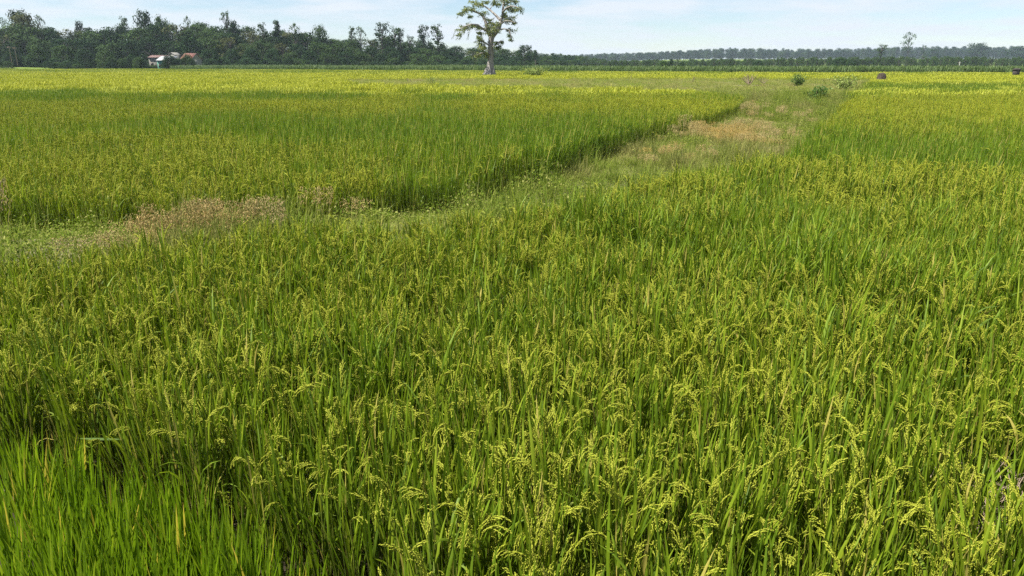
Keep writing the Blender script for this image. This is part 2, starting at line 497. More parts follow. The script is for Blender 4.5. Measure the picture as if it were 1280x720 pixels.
# ------------------------------------------------------------------ rice plants
def make_panicle(rg, droop, length=.21, step=.0060, gl=.0125, gr=.0022, branches=7):
    """one panicle hanging from the origin: rachis, branches and grains; bends towards +X"""
    p = MB()
    K = 12
    pts = [np.zeros(3)]; dirs = []
    for i in range(K):
        t = (i + .5) / K
        th = .06 + droop * t ** 1.25
        d = np.array([math.sin(th), .05 * math.sin(t * 5), math.cos(th)])
        dirs.append(d); pts.append(pts[-1] + d * length / K)
    pts = np.array(pts)
    tube(p, pts[::2], np.linspace(.0016, .0007, len(pts[::2])), 3, .55, cap=False)
    C, D = [], []
    for b in range(branches):
        t = .08 + .86 * b / (branches - 1)
        i = min(K - 1, int(t * K)); o = pts[i]; d0 = dirs[i]
        side = rg.normal(size=3); side -= d0 * (side @ d0); side /= np.linalg.norm(side)
        bl = length * (.46 * (1 - t) + .20) * rg.uniform(.8, 1.15)
        d = d0 * .98 + side * rg.uniform(.06, .22)
        pos = o.copy(); path = [pos.copy()]
        nst = max(3, int(bl / step))
        for s in range(nst):
            d = d + np.array([.02, 0, -.055 * (0.35 + droop)])
            d /= np.linalg.norm(d)
            pos = pos + d * bl / nst; path.append(pos.copy())
            off = np.cross(d, rg.normal(size=3)) * .0016
            C.append(pos + off); D.append(d + rg.normal(size=3) * .15)
        tube(p, np.array(path)[::max(1, nst // 4)], .0016 if step < .01 else .0021, 3, rg.uniform(.4, .7), cap=False)
    n = len(C)
    grains(p, C, D, rg.uniform(.8, 1.15, n) * gl, rg.uniform(.85, 1.15, n) * gr, rg.beta(4, 4, n) * .85 + .08)
    return p
rp = np.random.default_rng(5)
PAN = [make_panicle(rp, dr, ln) for dr, ln in ((.2, .13), (.4, .14), (.7, .14), (1.0, .14), (1.4, .15), (1.9, .15), (2.3, .14), (.9, .13), (.3, .14))]
PAN_MID = [make_panicle(rp, dr, ln, 0.018, .022, .0034, 6) for dr, ln in ((.25, .16), (.5, .16), (.9, .17), (1.4, .17), (2.0, .17))]

def tillers(rg, n, spread=.05, h=(.70, .86)):
    out = []
    for i in range(n):
        az = rg.uniform(0, 2 * math.pi); r = spread * math.sqrt(rg.uniform())
        lean = abs(rg.normal(.04, .075)); hh = rg.uniform(*h)
        b = np.array([r * math.cos(az), r * math.sin(az), 0])
        top = b + np.array([math.cos(az) * math.sin(lean), math.sin(az) * math.sin(lean), math.cos(lean)]) * hh
        out.append((b, top, az, lean, hh))
    return out
def rice_parts(rg, nt_=9, npan=6, lod=0, leafy=1.0):
    """leaves, stalks, and where the panicles sit"""
    lf, st, pans = MB(), MB(), []
    T = tillers(rg, nt_)
    B, A, LE, LN, W, CU, TW, TI = [], [], [], [], [], [], [], []
    for i, (b, top, az, lean, hh) in enumerate(T):
        mid = (b + top) / 2 + rg.normal(size=3) * .006
        if lod < 2:
            tube(st, [b, mid, top], [.0032, .0028, .0018] if lod == 0 else [.005, .004, .003], 4 if lod == 0 else 3, rg.uniform(), cap=False)
        nl = 4 if lod == 0 else 3
        for k in range(nl):
            f = (.30, .50, .68, .86)[k] if lod == 0 else (.35, .6, .85)[k]
            f += rg.uniform(-.06, .06)
            B.append(b + (top - b) * f); A.append(az + rg.uniform(-2.2, 2.2))
            up = k >= nl - 2
            LE.append(abs(rg.normal(.10 if up else .20, .09)))
            LN.append((rg.uniform(.26, .42) if k < nl - 1 else rg.uniform(.20, .36)) * leafy)
            W.append(rg.uniform(.010, .0165) * (1 if lod == 0 else .95))
            CU.append(abs(rg.normal(.18, .25)) if rg.uniform() < .9 else rg.uniform(.9, 1.8))
            TW.append(rg.uniform(-1.2, 1.2))
            TI.append(.97 if rg.uniform() < (.03 if k > 0 else .16) else rg.uniform(0, .85))
        if i < npan:
            bend_az = az + rg.normal(0, .9)
            pans.append((top, bend_az, lean, rg.uniform(.85, 1.15)))
    blades(lf, np.array(B), A, LE, LN, W, CU, segs=5 if lod == 0 else 3, across=2 if lod == 0 else 1, tint=TI, twist=np.array(TW))
    return lf, st, pans
def pan_matrix(p):
    top, az, lean, s = p
    return Matrix.Translation(Vector(top)) @ Matrix.Rotation(az, 4, 'Z') @ Matrix.Rotation(min(lean, .25), 4, 'Y') @ Matrix.Scale(s, 4)
def joined_plant(rg, lod, nt_, npan, pset, leafy=1.0):
    lf, st, pans = rice_parts(rg, nt_, npan, lod, leafy)
    m = MB()
    m.add_mb(lf, mat=0); m.add_mb(st, mat=1)
    for p in pans:
        m.add_mb(pset[rg.integers(len(pset))], pan_matrix(p), mat=2)
    return m
RM = [M['leaf'], M['stalk'], M['grain']]
rq = np.random.default_rng(8)
LOD0 = [proto('rice_near', joined_plant(rq, 0, 10, 6, PAN), RM) for i in range(5)]
LOD0 += [proto('rice_near_leafy', joined_plant(rq, 0, 9, 2, PAN, 1.25), RM) for i in range(2)]
LOD1 = [proto('rice_mid', joined_plant(rq, 1, 10, 5, PAN_MID), RM) for i in range(5)]
LOD1 += [proto('rice_mid_leafy', joined_plant(rq, 1, 9, 1, PAN_MID, 1.25), RM) for i in range(2)]
def rice_tile(rg, size, gap, nb, npn, w, pw_, leafy=1.0):
    """a square of rice seen from afar: blades and hanging panicles"""
    m = MB()
    k = int(size / gap)
    gxx, gyy = np.meshgrid((np.arange(k) + .5) * gap - size / 2, (np.arange(k) + .5) * gap - size / 2)
    c = np.stack([gxx.ravel(), gyy.ravel(), np.zeros(k * k)], 1) + rg.uniform(-.45, .45, (k * k, 3)) * gap * np.array([1, 1, 0])
    hs = rg.uniform(.85, 1.08, len(c))
    b = np.repeat(c, nb, 0); n = len(b)
    b = b + rg.normal(size=(n, 3)) * np.array([.05, .05, 0]); b[:, 2] = rg.uniform(.05, .42, n)
    blades(m, b, rg.uniform(0, 6.28, n), np.abs(rg.normal(.15, .10, n)), (rg.uniform(.78, 1.0, n) * leafy * np.repeat(hs, nb) - b[:, 2]), w, np.abs(rg.normal(.25, .3, n)), 2, 1, rg.uniform(0, .9, n))
    if npn:
        b = np.repeat(c, npn, 0); n = len(b)
        b = b + rg.normal(size=(n, 3)) * np.array([.06, .06, 0]); b[:, 2] = rg.uniform(.66, .80, n) * np.repeat(hs, npn)
        blades(m, b, rg.uniform(0, 6.28, n), .1, .24, pw_, rg.uniform(.4, 2.6, n), 3, 1, rg.uniform(0, .95, n), mat=2)
    return m
TS, TL = 1.6, 5.0
LOD2 = [proto('rice_far', rice_tile(rq, TS, .19, 9, 5, .022, .024), RM) for i in range(4)]
LOD2 += [proto('rice_far_leafy', rice_tile(rq, TS, .19, 11, 1, .024, .022, 1.06), RM) for i in range(2)]
LOD3 = [proto('rice_farthest', rice_tile(rq, TL, .30, 8, 5, .05, .05), RM) for i in range(3)]
LOD3 += [proto('rice_farthest_leafy', rice_tile(rq, TL, .30, 9, 1, .05, .05, 1.06), RM) for i in range(2)]
PROT = LOD0 + LOD1 + LOD2 + LOD3
I0, I1, I2, I3 = 0, 7, 14, 20

# parcels, surveyed as outlines of the canopy
edge_near = [(-900, 420), (-200, 345), (0, 322), (140, 306), (300, 287), (430, 273), (600, 263), (700, 246), (800, 223), (880, 206), (962, 196)]
young_line = [tuple(at(px, py, .62)[:2]) for px, py in ((-900, 545), (-10, 530), (110, 552), (210, 594), (330, 648), (420, 700), (470, 738))]
front_line = [(a + .08, b + .13) for a, b in young_line]
near_poly = px_line(edge_near) + px_line([(1280, 213), (1900, 245)]) + [(6.5, .9), (young_line[-1][0] + .22, .9)] + front_line[::-1]
left_edge = [(-700, 262), (0, 243), (200, 241), (330, 233), (420, 234), (560, 217), (640, 196), (700, 181), (760, 161), (850, 146), (915, 130), (930, 121), (870, 113), (700, 109), (520, 106.5), (440, 104), (425, 98.5)]
left_poly = px_line(left_edge) + px_line([(425, 90.5), (-300, 89.5)])[:2] + [(-230, 60)]
left_poly = px_line(left_edge) + [tuple(at(425, 98.5, CANOPY)[:2] * np.array([1.9, 1.9])), (-190, 150), (-150, 40)]
right_poly = px_line([(976, 193), (1012, 166), (1060, 127), (1088, 106), (1096, 97.5)]) + px_line([(1500, 97.5), (2200, 150)]) + px_line([(1900, 241), (1280, 209)])
FARX = 200.0
cane_front = [at(px, py, CANOPY) for px, py in ((215, 86.4), (420, 87.2), (620, 88.4), (760, 89.4), (960, 90.2), (1300, 90.6), (1700, 90.9))]
def cane_y(x):
    xs = [c[0] for c in cane_front]; ys = [c[1] for c in cane_front]
    return np.interp(x, xs, ys)
def parcel(x, y):
    """0 weedy ground, 1 near, 2 left, 3 right, 4 far, -1 nothing grown here"""
    r = np.zeros(len(x), int)
    d98 = at(640, 97.3, CANOPY)[1]
    nearp, leftp, rightp = in_poly(x, y, near_poly), in_poly(x, y, left_poly), in_poly(x, y, right_poly)
    back = np.where(x < cane_front[0][0], 236 + 0 * x, cane_y(x) - 2.5)
    xl = at(425, 98.5, CANOPY)[0]
    farp = ((y > d98 + 3.0 * np.sin(x * .09)) | (x < xl)) & (y < back) & (y > 55)
    r[farp] = 4
    r[rightp] = 3
    r[leftp & (y < 140)] = 2
    r[nearp] = 1
    r[(y > back) | (y < 1.0)] = -1
    return r
bxs, bys = np.arange(-34, 62, .4), np.arange(4, 96, .4)
BX, BY = np.meshgrid(bxs, bys)
BMASK = (parcel(BX.ravel(), BY.ravel()) == 0).reshape(BX.shape).astype(float)
def blur(a, k):
    for ax in (0, 1):
        c = np.cumsum(np.pad(a, [(k + 1, k) if q == ax else (0, 0) for q in (0, 1)], mode='edge'), axis=ax)
        a = (np.take(c, range(2 * k + 1, c.shape[ax]), ax) - np.take(c, range(0, c.shape[ax] - 2 * k - 1), ax)) / (2 * k + 1)
    return a
BH = smooth(.35, .95, blur(BMASK, 1)) * (.20 + .24 * smooth(13.0, 10.5, BY) + .48 * smooth(28, 56, BY)) * (.8 + .4 * fbm(BX * .5, BY * .5, 12, 3))
def bund_z(x, y):
    fx = np.clip((np.asarray(x) - bxs[0]) / .4, 0, len(bxs) - 1.001); fy = np.clip((np.asarray(y) - bys[0]) / .4, 0, len(bys) - 1.001)
    i, j = fx.astype(int), fy.astype(int); u_, v_ = fx - i, fy - j
    return (BH[j, i] * (1 - u_) + BH[j, i + 1] * u_) * (1 - v_) + (BH[j + 1, i] * (1 - u_) + BH[j + 1, i + 1] * u_) * v_
mb = MB()
nxx, nyy = len(bxs), len(bys)
ii = np.arange(nyy - 1)[:, None] * nxx + np.arange(nxx - 1)[None]
F = np.stack([ii, ii + 1, ii + nxx + 1, ii + nxx], -1).reshape(-1, 4)
keep = blur(BMASK, 2).ravel()[F].max(1) > 0
mb.add(np.stack([BX, BY, BH - .03], -1).reshape(-1, 3), F[keep])
o = mb.build('earth_bund', solid_mat('dry_earth', (.11, .095, .055), (.21, .18, .10), 1.5, .95, .5), smooth=True)
tag(o, 'low winding earth bank covered by weeds between the rice fields', 'bund', kind='structure')
def ripeness(x, y, pc):
    n1 = fbm(x * .30, y * .12, 3, 4); n2 = fbm(x * 1.1, y * .9, 21, 2)
    r = .38 + (n1 - .5) * .55 + (n2 - .5) * .35
    # left parcel: ripe far strip, greener belts nearer
    ly = y + (fbm(x * .09, y * .11, 9) - .5) * np.clip(y * .55, 4, 22)
    left = .47 + .50 * smooth(44, 62, ly) - .60 * np.exp(-((ly - 45) / 6.0) ** 2) * smooth(6, -12, x) \
        - .70 * np.exp(-((ly - 20.5) / 3.2) ** 2) * np.exp(-((x + 4) / 7.5) ** 2) + .10 * np.exp(-((ly - 29) / 4.0) ** 2)
    left = left + (n1 - .5) * 1.25 * (1 - .6 * smooth(50, 62, ly)) + (n2 - .5) * .3
    right = .39 + .26 * np.exp(-((y - 34) / 9.0) ** 2) + .45 * smooth(66, 78, y) - .25 * np.exp(-((y - 60) / 8) ** 2) \
        - .85 * np.exp(-((y - 16.5) / 4.5) ** 2) * (.35 + .65 * smooth(12, 6.5, x)) + (n1 - .5) * .6 + (n2 - .5) * .3
    far = .95 - .45 * smooth(112, 124, y + 10 * (n1 - .5)) - .2 * smooth(140, 160, y) + (n1 - .5) * .35 + (n2 - .5) * .2
    r = np.where(pc == 2, left, r); r = np.where(pc == 3, right, r); r = np.where(pc == 4, far, r)
    return np.clip(r, 0, 1)
def grid_points(x0, x1, y0, y1, gap, rg, jit=.42):
    xs = np.arange(x0, x1, gap); ys = np.arange(y0, y1, gap)
    X, Y = np.meshgrid(xs, ys)
    x = X.ravel() + rg.uniform(-jit, jit, X.size) * gap; y = Y.ravel() + rg.uniform(-jit, jit, X.size) * gap
    return x, y
def in_view(x, y, margin=2.5, k=.72):
    return np.abs(x) < y * k + margin
rs = np.random.default_rng(31)
sets = []
x, y = grid_points(-9, 9, .9, 9.5, .158, rs); k = in_view(x, y, 1.6); sets.append((x[k], y[k], 0))
x, y = grid_points(-40, 40, 9.5, 44, .195, rs); k = in_view(x, y, 2.0); sets.append((x[k], y[k], 1))
x, y = grid_points(-120, 120, 44.8, 108, TS, rs, 0); k = in_view(x, y, 4); sets.append((x[k], y[k], 2))
x, y = grid_points(-260, 260, 110.4, 262, TL, rs, 0); k = in_view(x, y, 8); sets.append((x[k], y[k], 3))
PX, PY, PL = [np.concatenate([s[0] for s in sets]), np.concatenate([s[1] for s in sets]), np.concatenate([np.full(len(s[0]), s[2]) for s in sets])]
PC = parcel(PX, PY)
GAP = at(1255, 655, .45)
PC[((PX - GAP[0]) / .50) ** 2 + ((PY - GAP[1] + .08) / .28) ** 2 < 1] = -1
RP = ripeness(PX, PY, PC)
nP = len(PX)
PZ = np.where(PL >= 2, 0.0, ground_z(PX, PY))
leafy = rs.uniform(size=nP) < np.where(PC == 1, smooth(.36, .08, RP), smooth(.50, .18, RP)) * .9 + .08
base_i = np.choose(PL, [I0, I1, I2, I3]); nfull = np.choose(PL, [5, 5, 4, 3]); nle = np.choose(PL, [2, 2, 2, 2])
VI = np.where(leafy, base_i + nfull + rs.integers(0, 1000, nP) % nle, base_i + rs.integers(0, 1000, nP) % nfull)
tile = PL >= 2
wx, wy = (fbm(PX * .9, PY * .9, 61, 3) - .5) * .18, (fbm(PX * .9, PY * .9, 83, 3) - .5) * .18
rot = np.stack([np.where(tile, 0, wx + rs.normal(0, .06, nP)), np.where(tile, 0, wy + rs.normal(0, .06, nP)), np.where(tile, rs.integers(0, 4, nP) * math.pi / 2, rs.uniform(0, 6.28, nP))], 1)
hv = .86 + .28 * fbm(PX * .7, PY * .7, 40, 3) + rs.normal(0, .06, nP)
hv = hv * np.where(PC == 3, .96, 1) * np.where(leafy & (PL < 2), 1.0, 1)
hv = hv * np.where(tile, 1.09, 1)
scl = np.stack([np.where(tile, 1.03, hv), np.where(tile, 1.03, hv), hv], 1)
P3 = np.stack([PX, PY, PZ], 1)

# the rice plants nearest to the camera are individuals
u, v, dep = project(np.stack([PX, PY, PZ + .8], 1))
u2, v2, _ = project(np.stack([PX, PY, PZ + .95], 1))
vis = (PC == 1) & (PL == 0) & (u > 0) & (u < 1280) & (v2 < 716) & (dep > 0)
order = np.where(vis)[0]
order = order[np.argsort(PY[order])][:290]
single = np.zeros(nP, bool); single[order] = True
variants = []
rv = np.random.default_rng(77)
pan_meshes = [p.mesh('panicle', M['grain'], True) for p in PAN]
for i in range(6):
    lf, st, pans = rice_parts(rv, 10, 6, 0, 1.0 if i < 5 else 1.15)
    pans = pans if i < 5 else pans[:3]
    variants.append((lf.mesh('leaves', M['leaf']), st.mesh('stalks', M['stalk']), pans))
def child(name, me, parent, ripe=None):
    o = bpy.data.objects.new(name, me); col.objects.link(o); o.parent = parent
    if ripe is not None: o['ripe'] = float(ripe)
    return o
RICE_LABEL = 'ripening rice plant with drooping pale green panicles in the front of the near field'
for j in order:
    e = empty('rice_plant', P3[j]); e.rotation_euler = rot[j]; e.scale = scl[j]
    tag(e, RICE_LABEL, 'rice plant', 'ripening rice plants in the foreground')
    lm, sm, pans = variants[5 if leafy[j] else int(rv.integers(5))]
    child('leaves', lm, e, RP[j])['kind'] = 'stuff'; child('stalks', sm, e, RP[j])['kind'] = 'stuff'
    for p in pans:
        c = child('panicle', pan_meshes[int(rv.integers(len(pan_meshes)))], e, RP[j])
        c.matrix_local = pan_matrix(p)

for pc, name, label in ((1, 'rice_field', 'near rice field of ripening olive green plants beyond the foreground plants'),
                        (2, 'rice_field', 'left rice field with dark green belts and yellow far strip beyond the weedy bund'),
                        (3, 'rice_field', 'right rice field of brighter green plants beside the weedy path'),
                        (4, 'rice_field', 'far strip of yellow green rice in front of the tall cane')):
    k = (PC == pc) & ~single
    scatter(name, P3[k], rot[k], scl[k], VI[k], RP[k], PROT, label, 'rice field')

# young rice in the left corner: bright blades without panicles
young_poly = young_line + [(-.5, 1.4), (-6, 1.4)]
ry = np.random.default_rng(3)
x, y = grid_points(-6, 1, 1.3, 4.6, .105, ry)
k = in_poly(x, y, young_poly); x, y = x[k], y[k]
def young_plant(rg):
    m = MB(); n = 15
    a = rg.uniform(0, 6.28, n); r = .045 * np.sqrt(rg.uniform(size=n))
    b = np.stack([r * np.cos(a), r * np.sin(a), np.zeros(n)], 1)
    b[:, 2] = rg.uniform(0, .22, n)
    ln = rg.uniform(.42, .62, n) - b[:, 2] * .5
    ti = np.where(rg.uniform(size=n) < .012, .99, rg.uniform(0, .9, n))
    blades(m, b, a + rg.normal(0, .5, n), np.abs(rg.normal(.09, .07, n)), ln, rg.uniform(.011, .017, n), np.abs(rg.normal(.12, .14, n)), 5, 2, ti, twist=rg.uniform(-1, 1, n))
    return m
ym = [young_plant(ry).mesh('young_rice_plant', M['young']) for i in range(8)]
u, v, dep = project(np.stack([x, y, np.full(len(x), .55)], 1))
visible = (u > -5) & (u < 1285) & (v < 735)
print('young rice', len(x), visible.sum())
inst = []
for j in np.argsort(y):
    if visible[j]:
        o = bpy.data.objects.new('young_rice_plant', ym[int(ry.integers(8))]); col.objects.link(o)
        o.location = (x[j], y[j], ground_z(x[j], y[j])); o.rotation_euler = (ry.normal(0, .04), ry.normal(0, .04), ry.uniform(0, 6.28)); s = ry.uniform(.9, 1.12); o.scale = (s, s, s)
        tag(o, 'young bright green rice tuft without panicles in the lower left corner', 'rice plant', 'young rice tufts in the lower left corner')

# ------------------------------------------------------------------ weedy bund and path
def weed_proto(rg, nb, h, w, curl, lean, mat, leaves=0, heads=0, hmat=None):
    m = MB()
    b = np.stack([rg.normal(0, .09, nb), rg.normal(0, .09, nb), np.zeros(nb)], 1)
    blades(m, b, rg.uniform(0, 6.28, nb), np.abs(rg.normal(lean, .2, nb)), rg.uniform(.5, 1.1, nb) * h, w, np.abs(rg.normal(curl, .4, nb)), 3, 1, rg.uniform(0, 1, nb))
    if leaves:
        c = np.stack([rg.normal(0, .12, leaves), rg.normal(0, .12, leaves), rg.uniform(.05, 1, leaves) * h * .9], 1)
        nr = rg.normal(size=(leaves, 3)) + np.array([0, 0, 1.0])
        quads(m, c, nr, rg.uniform(.025, .055, leaves), .55, rg.uniform(0, 1, leaves), rg)
    if heads:
        a = rg.uniform(0, 6.28, heads)
        b = np.stack([rg.normal(0, .08, heads), rg.normal(0, .08, heads), np.full(heads, h * .3)], 1)
        blades(m, b, a, np.abs(rg.normal(.2, .15, heads)), rg.uniform(.6, .95, heads) * h, .004, .3, 3, 1, .4, mat=1)
        for q in range(heads):
            th = .3; top = b[q] + np.array([math.cos(a[q]) * .25, math.sin(a[q]) * .25, .95]) * h * .62
            kk = 26
            c = top + np.stack([rg.normal(0, .022, kk), rg.normal(0, .022, kk), rg.uniform(-.06, .16, kk)], 1)
            grains(m, c, rg.normal(size=(kk, 3)) * .4 + np.array([0, 0, 1]), .035, .005, rg.uniform(0, 1, kk), mat=1)
    return m
rw = np.random.default_rng(91)
WEEDS = [proto('weed', weed_proto(rw, 26, .36, .009, .6, .30, M['weed'], leaves=22), [M['weed'], M['red_grass']]) for i in range(3)]
WEEDS += [proto('weed_broad', weed_proto(rw, 10, .36, .008, .5, .3, M['weed'], leaves=60), [M['weed'], M['red_grass']]) for i in range(2)]
WEEDS += [proto('grass_long', weed_proto(rw, 30, .55, .007, .9, .25, M['weed']), [M['weed'], M['red_grass']]) for i in range(2)]
WEEDS += [proto('grass_seeding', weed_proto(rw, 16, .55, .006, .6, .22, M['weed'], heads=9), [M['weed'], M['red_grass']]) for i in range(2)]
x, y = grid_points(-30, 40, 5.0, 50, .17, rw)
k = in_view(x, y, 1.5); x, y = x[k], y[k]
x2, y2 = grid_points(-40, 60, 50, 98, .45, rw)
k = in_view(x2, y2, 1.5); x2, y2 = x2[k], y2[k]
big = np.concatenate([np.ones(len(x)), np.full(len(x2), 1.9)])
x, y = np.concatenate([x, x2]), np.concatenate([y, y2])
k = (parcel(x, y) == 0) & (y > 4.5)
x, y, big = x[k], y[k], big[k]
nW = len(x)
def blob(px, py, rx, ry_, z=.4):
    c = at(px, py, z)
    return np.exp(-((x - c[0]) / rx) ** 2 - ((y - c[1]) / ry_) ** 2)
red = 1.35 * blob(912, 158, 1.3, 1.9, .7) + .5 * blob(958, 138, .8, 2.4, .7) + .2 * blob(845, 182, 1.2, 1.0, .7) + .8 * blob(285, 284, .8, .4, .75) + .8 * blob(185, 298, .9, .35, .75) + .75 * blob(40, 306, .9, .3, .75) + .7 * blob(375, 268, .45, .4, .75)
lush = blob(90, 268, 1.1, .5) + blob(20, 305, 1.0, .5) + .8 * blob(1000, 125, 2.0, 6) + .7 * blob(660, 240, 2.2, 1.5) + 1.0 * blob(500, 262, 1.8, 1.0)
straw = smooth(30, 55, y) * .42 + .5 * blob(300, 285, 2.2, .6) + .35 * blob(870, 190, 3, 2)
nz = fbm(x * .9, y * .6, 70, 3)
n_sp = fbm(x * .55, y * .35, 130, 3); n_h = fbm(x * 1.5, y * 1.0, 55, 3)
long_straw = .9 * blob(845, 188, 1.6, 1.6, .7) + .6 * blob(300, 288, 1.4, .3, .6) + .5 * blob(930, 150, 1.5, 3, .7)
rpw = np.clip(.8 * blob(912, 158, 1.6, 2.4, .7) + straw + (nz - .5) * 2.0 + (n_sp - .5) * 1.2 - lush * .6 + long_straw * .45 - .08, 0, 1)
rr = rw.uniform(size=nW)
viw = np.where(rr < np.clip(red * .42 + (fbm(x * 2.2, y * 2.2, 300, 2) - .5) * 1.2 * red, 0, .7), 7 + rw.integers(0, 2, nW),
      np.where(rr > .95 - .5 * long_straw - .5 * (n_sp > .56), 5 + rw.integers(0, 2, nW), np.where(n_sp < .44, 3 + rw.integers(0, 2, nW), rw.integers(0, 3, nW))))
hw = (.10 + 2.6 * np.clip(n_h - .2, 0, 1)) * rw.uniform(.5, 1.45, nW) * (1 - .40 * smooth(38, 60, y)) * (.80 + .12 * smooth(16, 9, y) + .2 * smooth(28, 40, y))
hw = np.where(viw >= 7, np.clip(hw, .6, 1.0), hw)
bald = (fbm(x * .8, y * .7, 201, 3) < .36) & (rw.uniform(size=nW) < .8)
hw = np.where(bald, .12, hw) * (1 + .5 * (rw.uniform(size=nW) < .06))
scw = np.stack([big, big, hw], 1)
rotw = np.stack([np.zeros(nW), np.zeros(nW), rw.uniform(0, 6.28, nW)], 1)
scatter('weeds', np.stack([x, y, bund_z(x, y)], 1), rotw, scw, viw, rpw, WEEDS, 'grey green weeds and reddish seeding grass covering the winding bund', 'weeds')
print('weeds', nW, 'rice', nP, 'by parcel', [(int((PC == q).sum())) for q in (1, 2, 3, 4)])

# ------------------------------------------------------------------ tall cane belt
rc = np.random.default_rng(14)
def cane_proto(rg):
    m = MB(); n = 260
    b = np.stack([rg.uniform(-1.3, 1.3, n), rg.uniform(-1.3, 1.3, n), rg.uniform(0, 1.25, n)], 1)
    blades(m, b, rg.uniform(0, 6.28, n), np.abs(rg.normal(.16, .12, n)), rg.uniform(.7, 1.15, n), .09, np.abs(rg.normal(.7, .5, n)), 3, 1, rg.uniform(0, 1, n))
    for i in range(24):
        c = np.array([rg.uniform(-1.2, 1.2), rg.uniform(-1.2, 1.2), 0])
        tube(m, [c, c + np.array([rg.normal(0, .05), rg.normal(0, .05), 1.3])], .025, 3, rg.uniform(), cap=False)
    return m
CANE = [proto('cane', cane_proto(rc), M['cane']) for i in range(4)]
pts = []
for xx in np.arange(-110, 190, 1.9):
    if xx < cane_front[0][0]: continue
    if abs(xx) > cane_y(xx) * .72 + 6: continue
    for r_ in range(6):
        yy = cane_y(xx) + 1.0 + r_ * 2.0
        pts.append((xx + rc.uniform(-.5, .5), yy + rc.uniform(-.5, .5)))
pts = np.array(pts); n = len(pts)
hs = .92 + .25 * fbm(pts[:, 0] * .12, pts[:, 1] * .12, 5, 3) + rc.normal(0, .03, n)
scatter('cane_belt', np.stack([pts[:, 0], pts[:, 1], ground_z(pts[:, 0], pts[:, 1])], 1), np.stack([np.zeros(n), np.zeros(n), rc.uniform(0, 6.28, n)], 1),
        np.stack([np.ones(n), np.ones(n), hs], 1), rc.integers(0, 4, n), np.zeros(n), CANE, 'belt of tall green cane along the far edge of the rice', 'cane')

# ------------------------------------------------------------------ trees
def make_tree(rg, H, W, style):
    """trunk with limbs and a crown of leaf clumps; returns trunk MB, crown MB"""
    tr, cr_ = MB(), MB()
    if style == 'round':   z0, z1, ncl, nlf, clr, top = .12 * H, H, 46, 46, .20 * W, .3
    elif style == 'dome':  z0, z1, ncl, nlf, clr, top = .06 * H, H, 44, 46, .17 * W, .1
    elif style == 'tall':  z0, z1, ncl, nlf, clr, top = .22 * H, H, 26, 30, .19 * W, .5
    elif style == 'airy':  z0, z1, ncl, nlf, clr, top = .35 * H, H, 20, 26, .17 * W, .3
    elif style == 'plume': z0, z1, ncl, nlf, clr, top = .18 * H, H, 34, 30, .17 * W, .3
    else:                  z0, z1, ncl, nlf, clr, top = .15 * H, H, 30, 40, .17 * W, 1.0     # cone
    n = 7
    tz = np.linspace(0, H * .86, n)
    path = np.stack([np.cumsum(rg.normal(0, .012 * H, n)), np.cumsum(rg.normal(0, .012 * H, n)), tz], 1)
    path[:, :2] -= path[0, :2]
    tube(tr, path, np.linspace(.022 * H + .05, .04, n), 7)
    for k in range(ncl):
        f = rg.uniform() ** .8
        z = z0 + (z1 - z0) * f
        if style == 'cone': rad = W * .5 * (1 - f) ** .8
        elif style == 'tall': rad = W * .5 * (1 - f) ** .45 * rg.uniform(.5, 1)
        elif style == 'plume': rad = W * .5 * (1.15 - f) ** .4 * (.75 if .5 < f < .68 else 1.0)
        elif style == 'dome': rad = W * .5 * math.sqrt(max(.03, 1 - f ** 2.2))
        else: rad = W * .5 * math.sqrt(max(.04, 1 - (2 * f - .85) ** 2 / 1.4))
        a = rg.uniform(0, 6.28); rd = rad * math.sqrt(rg.uniform(.25, 1))
        ax = np.array([np.interp(z, tz, path[:, 0]), np.interp(z, tz, path[:, 1]), z])
        c = ax + np.array([math.cos(a) * rd, math.sin(a) * rd, 0])
        c[2] = min(c[2], z1 - clr * .35)
        s = np.array([np.interp(z * .75, tz, path[:, 0]), np.interp(z * .75, tz, path[:, 1]), min(z * .78, tz[-1])])
        tube(tr, [s, (s + c) / 2 + np.array([0, 0, .02 * H]), c], [.008 * H, .006 * H, .02], 4)
        d = rg.normal(size=(nlf, 3)); d /= np.linalg.norm(d, axis=1)[:, None]
        rr_ = clr * rg.uniform(.7, 1.25)
        p = c + d * rr_ * rg.uniform(.45, 1.08, (nlf, 1)) * np.array([1.1, 1.1, .75])
        quads(cr_, p, d + rg.normal(size=(nlf, 3)) * .3 + np.array([0, 0, .25]), rg.uniform(.5, 1.0, nlf) * (.55 + .02 * W), .7, np.clip(rg.uniform(0, .75, nlf) + .12 * rg.normal(), 0, 1), rg)
    return tr, cr_
rt = np.random.default_rng(101)
TV = {}
for key, H, W, style, mt in (('round_dark', 12, 9, 'round', 'crown_dark'), ('round_dark2', 12, 10, 'round', 'crown_dark'), ('round_mid', 11, 9, 'round', 'crown_mid'), ('dome_dark', 9, 12, 'dome', 'crown_dark'),
                             ('dome_mid', 8, 11, 'dome', 'crown_mid'), ('tall_dark', 15, 7, 'plume', 'crown_dark'), ('tall_mid', 16, 7, 'plume', 'crown_mid'), ('airy_mid', 14, 8, 'airy', 'crown_mid'),
                             ('airy_olive', 13, 9, 'airy', 'crown_olive'), ('round_olive', 12, 9, 'round', 'crown_olive'), ('cone_dark', 13, 6, 'cone', 'crown_dark')):
    a, b = make_tree(rt, H, W, style)
    TV[key] = (a.mesh('trunk', M['dark_bark']), b.mesh('crown', M[mt]), H, W, a, b, mt)
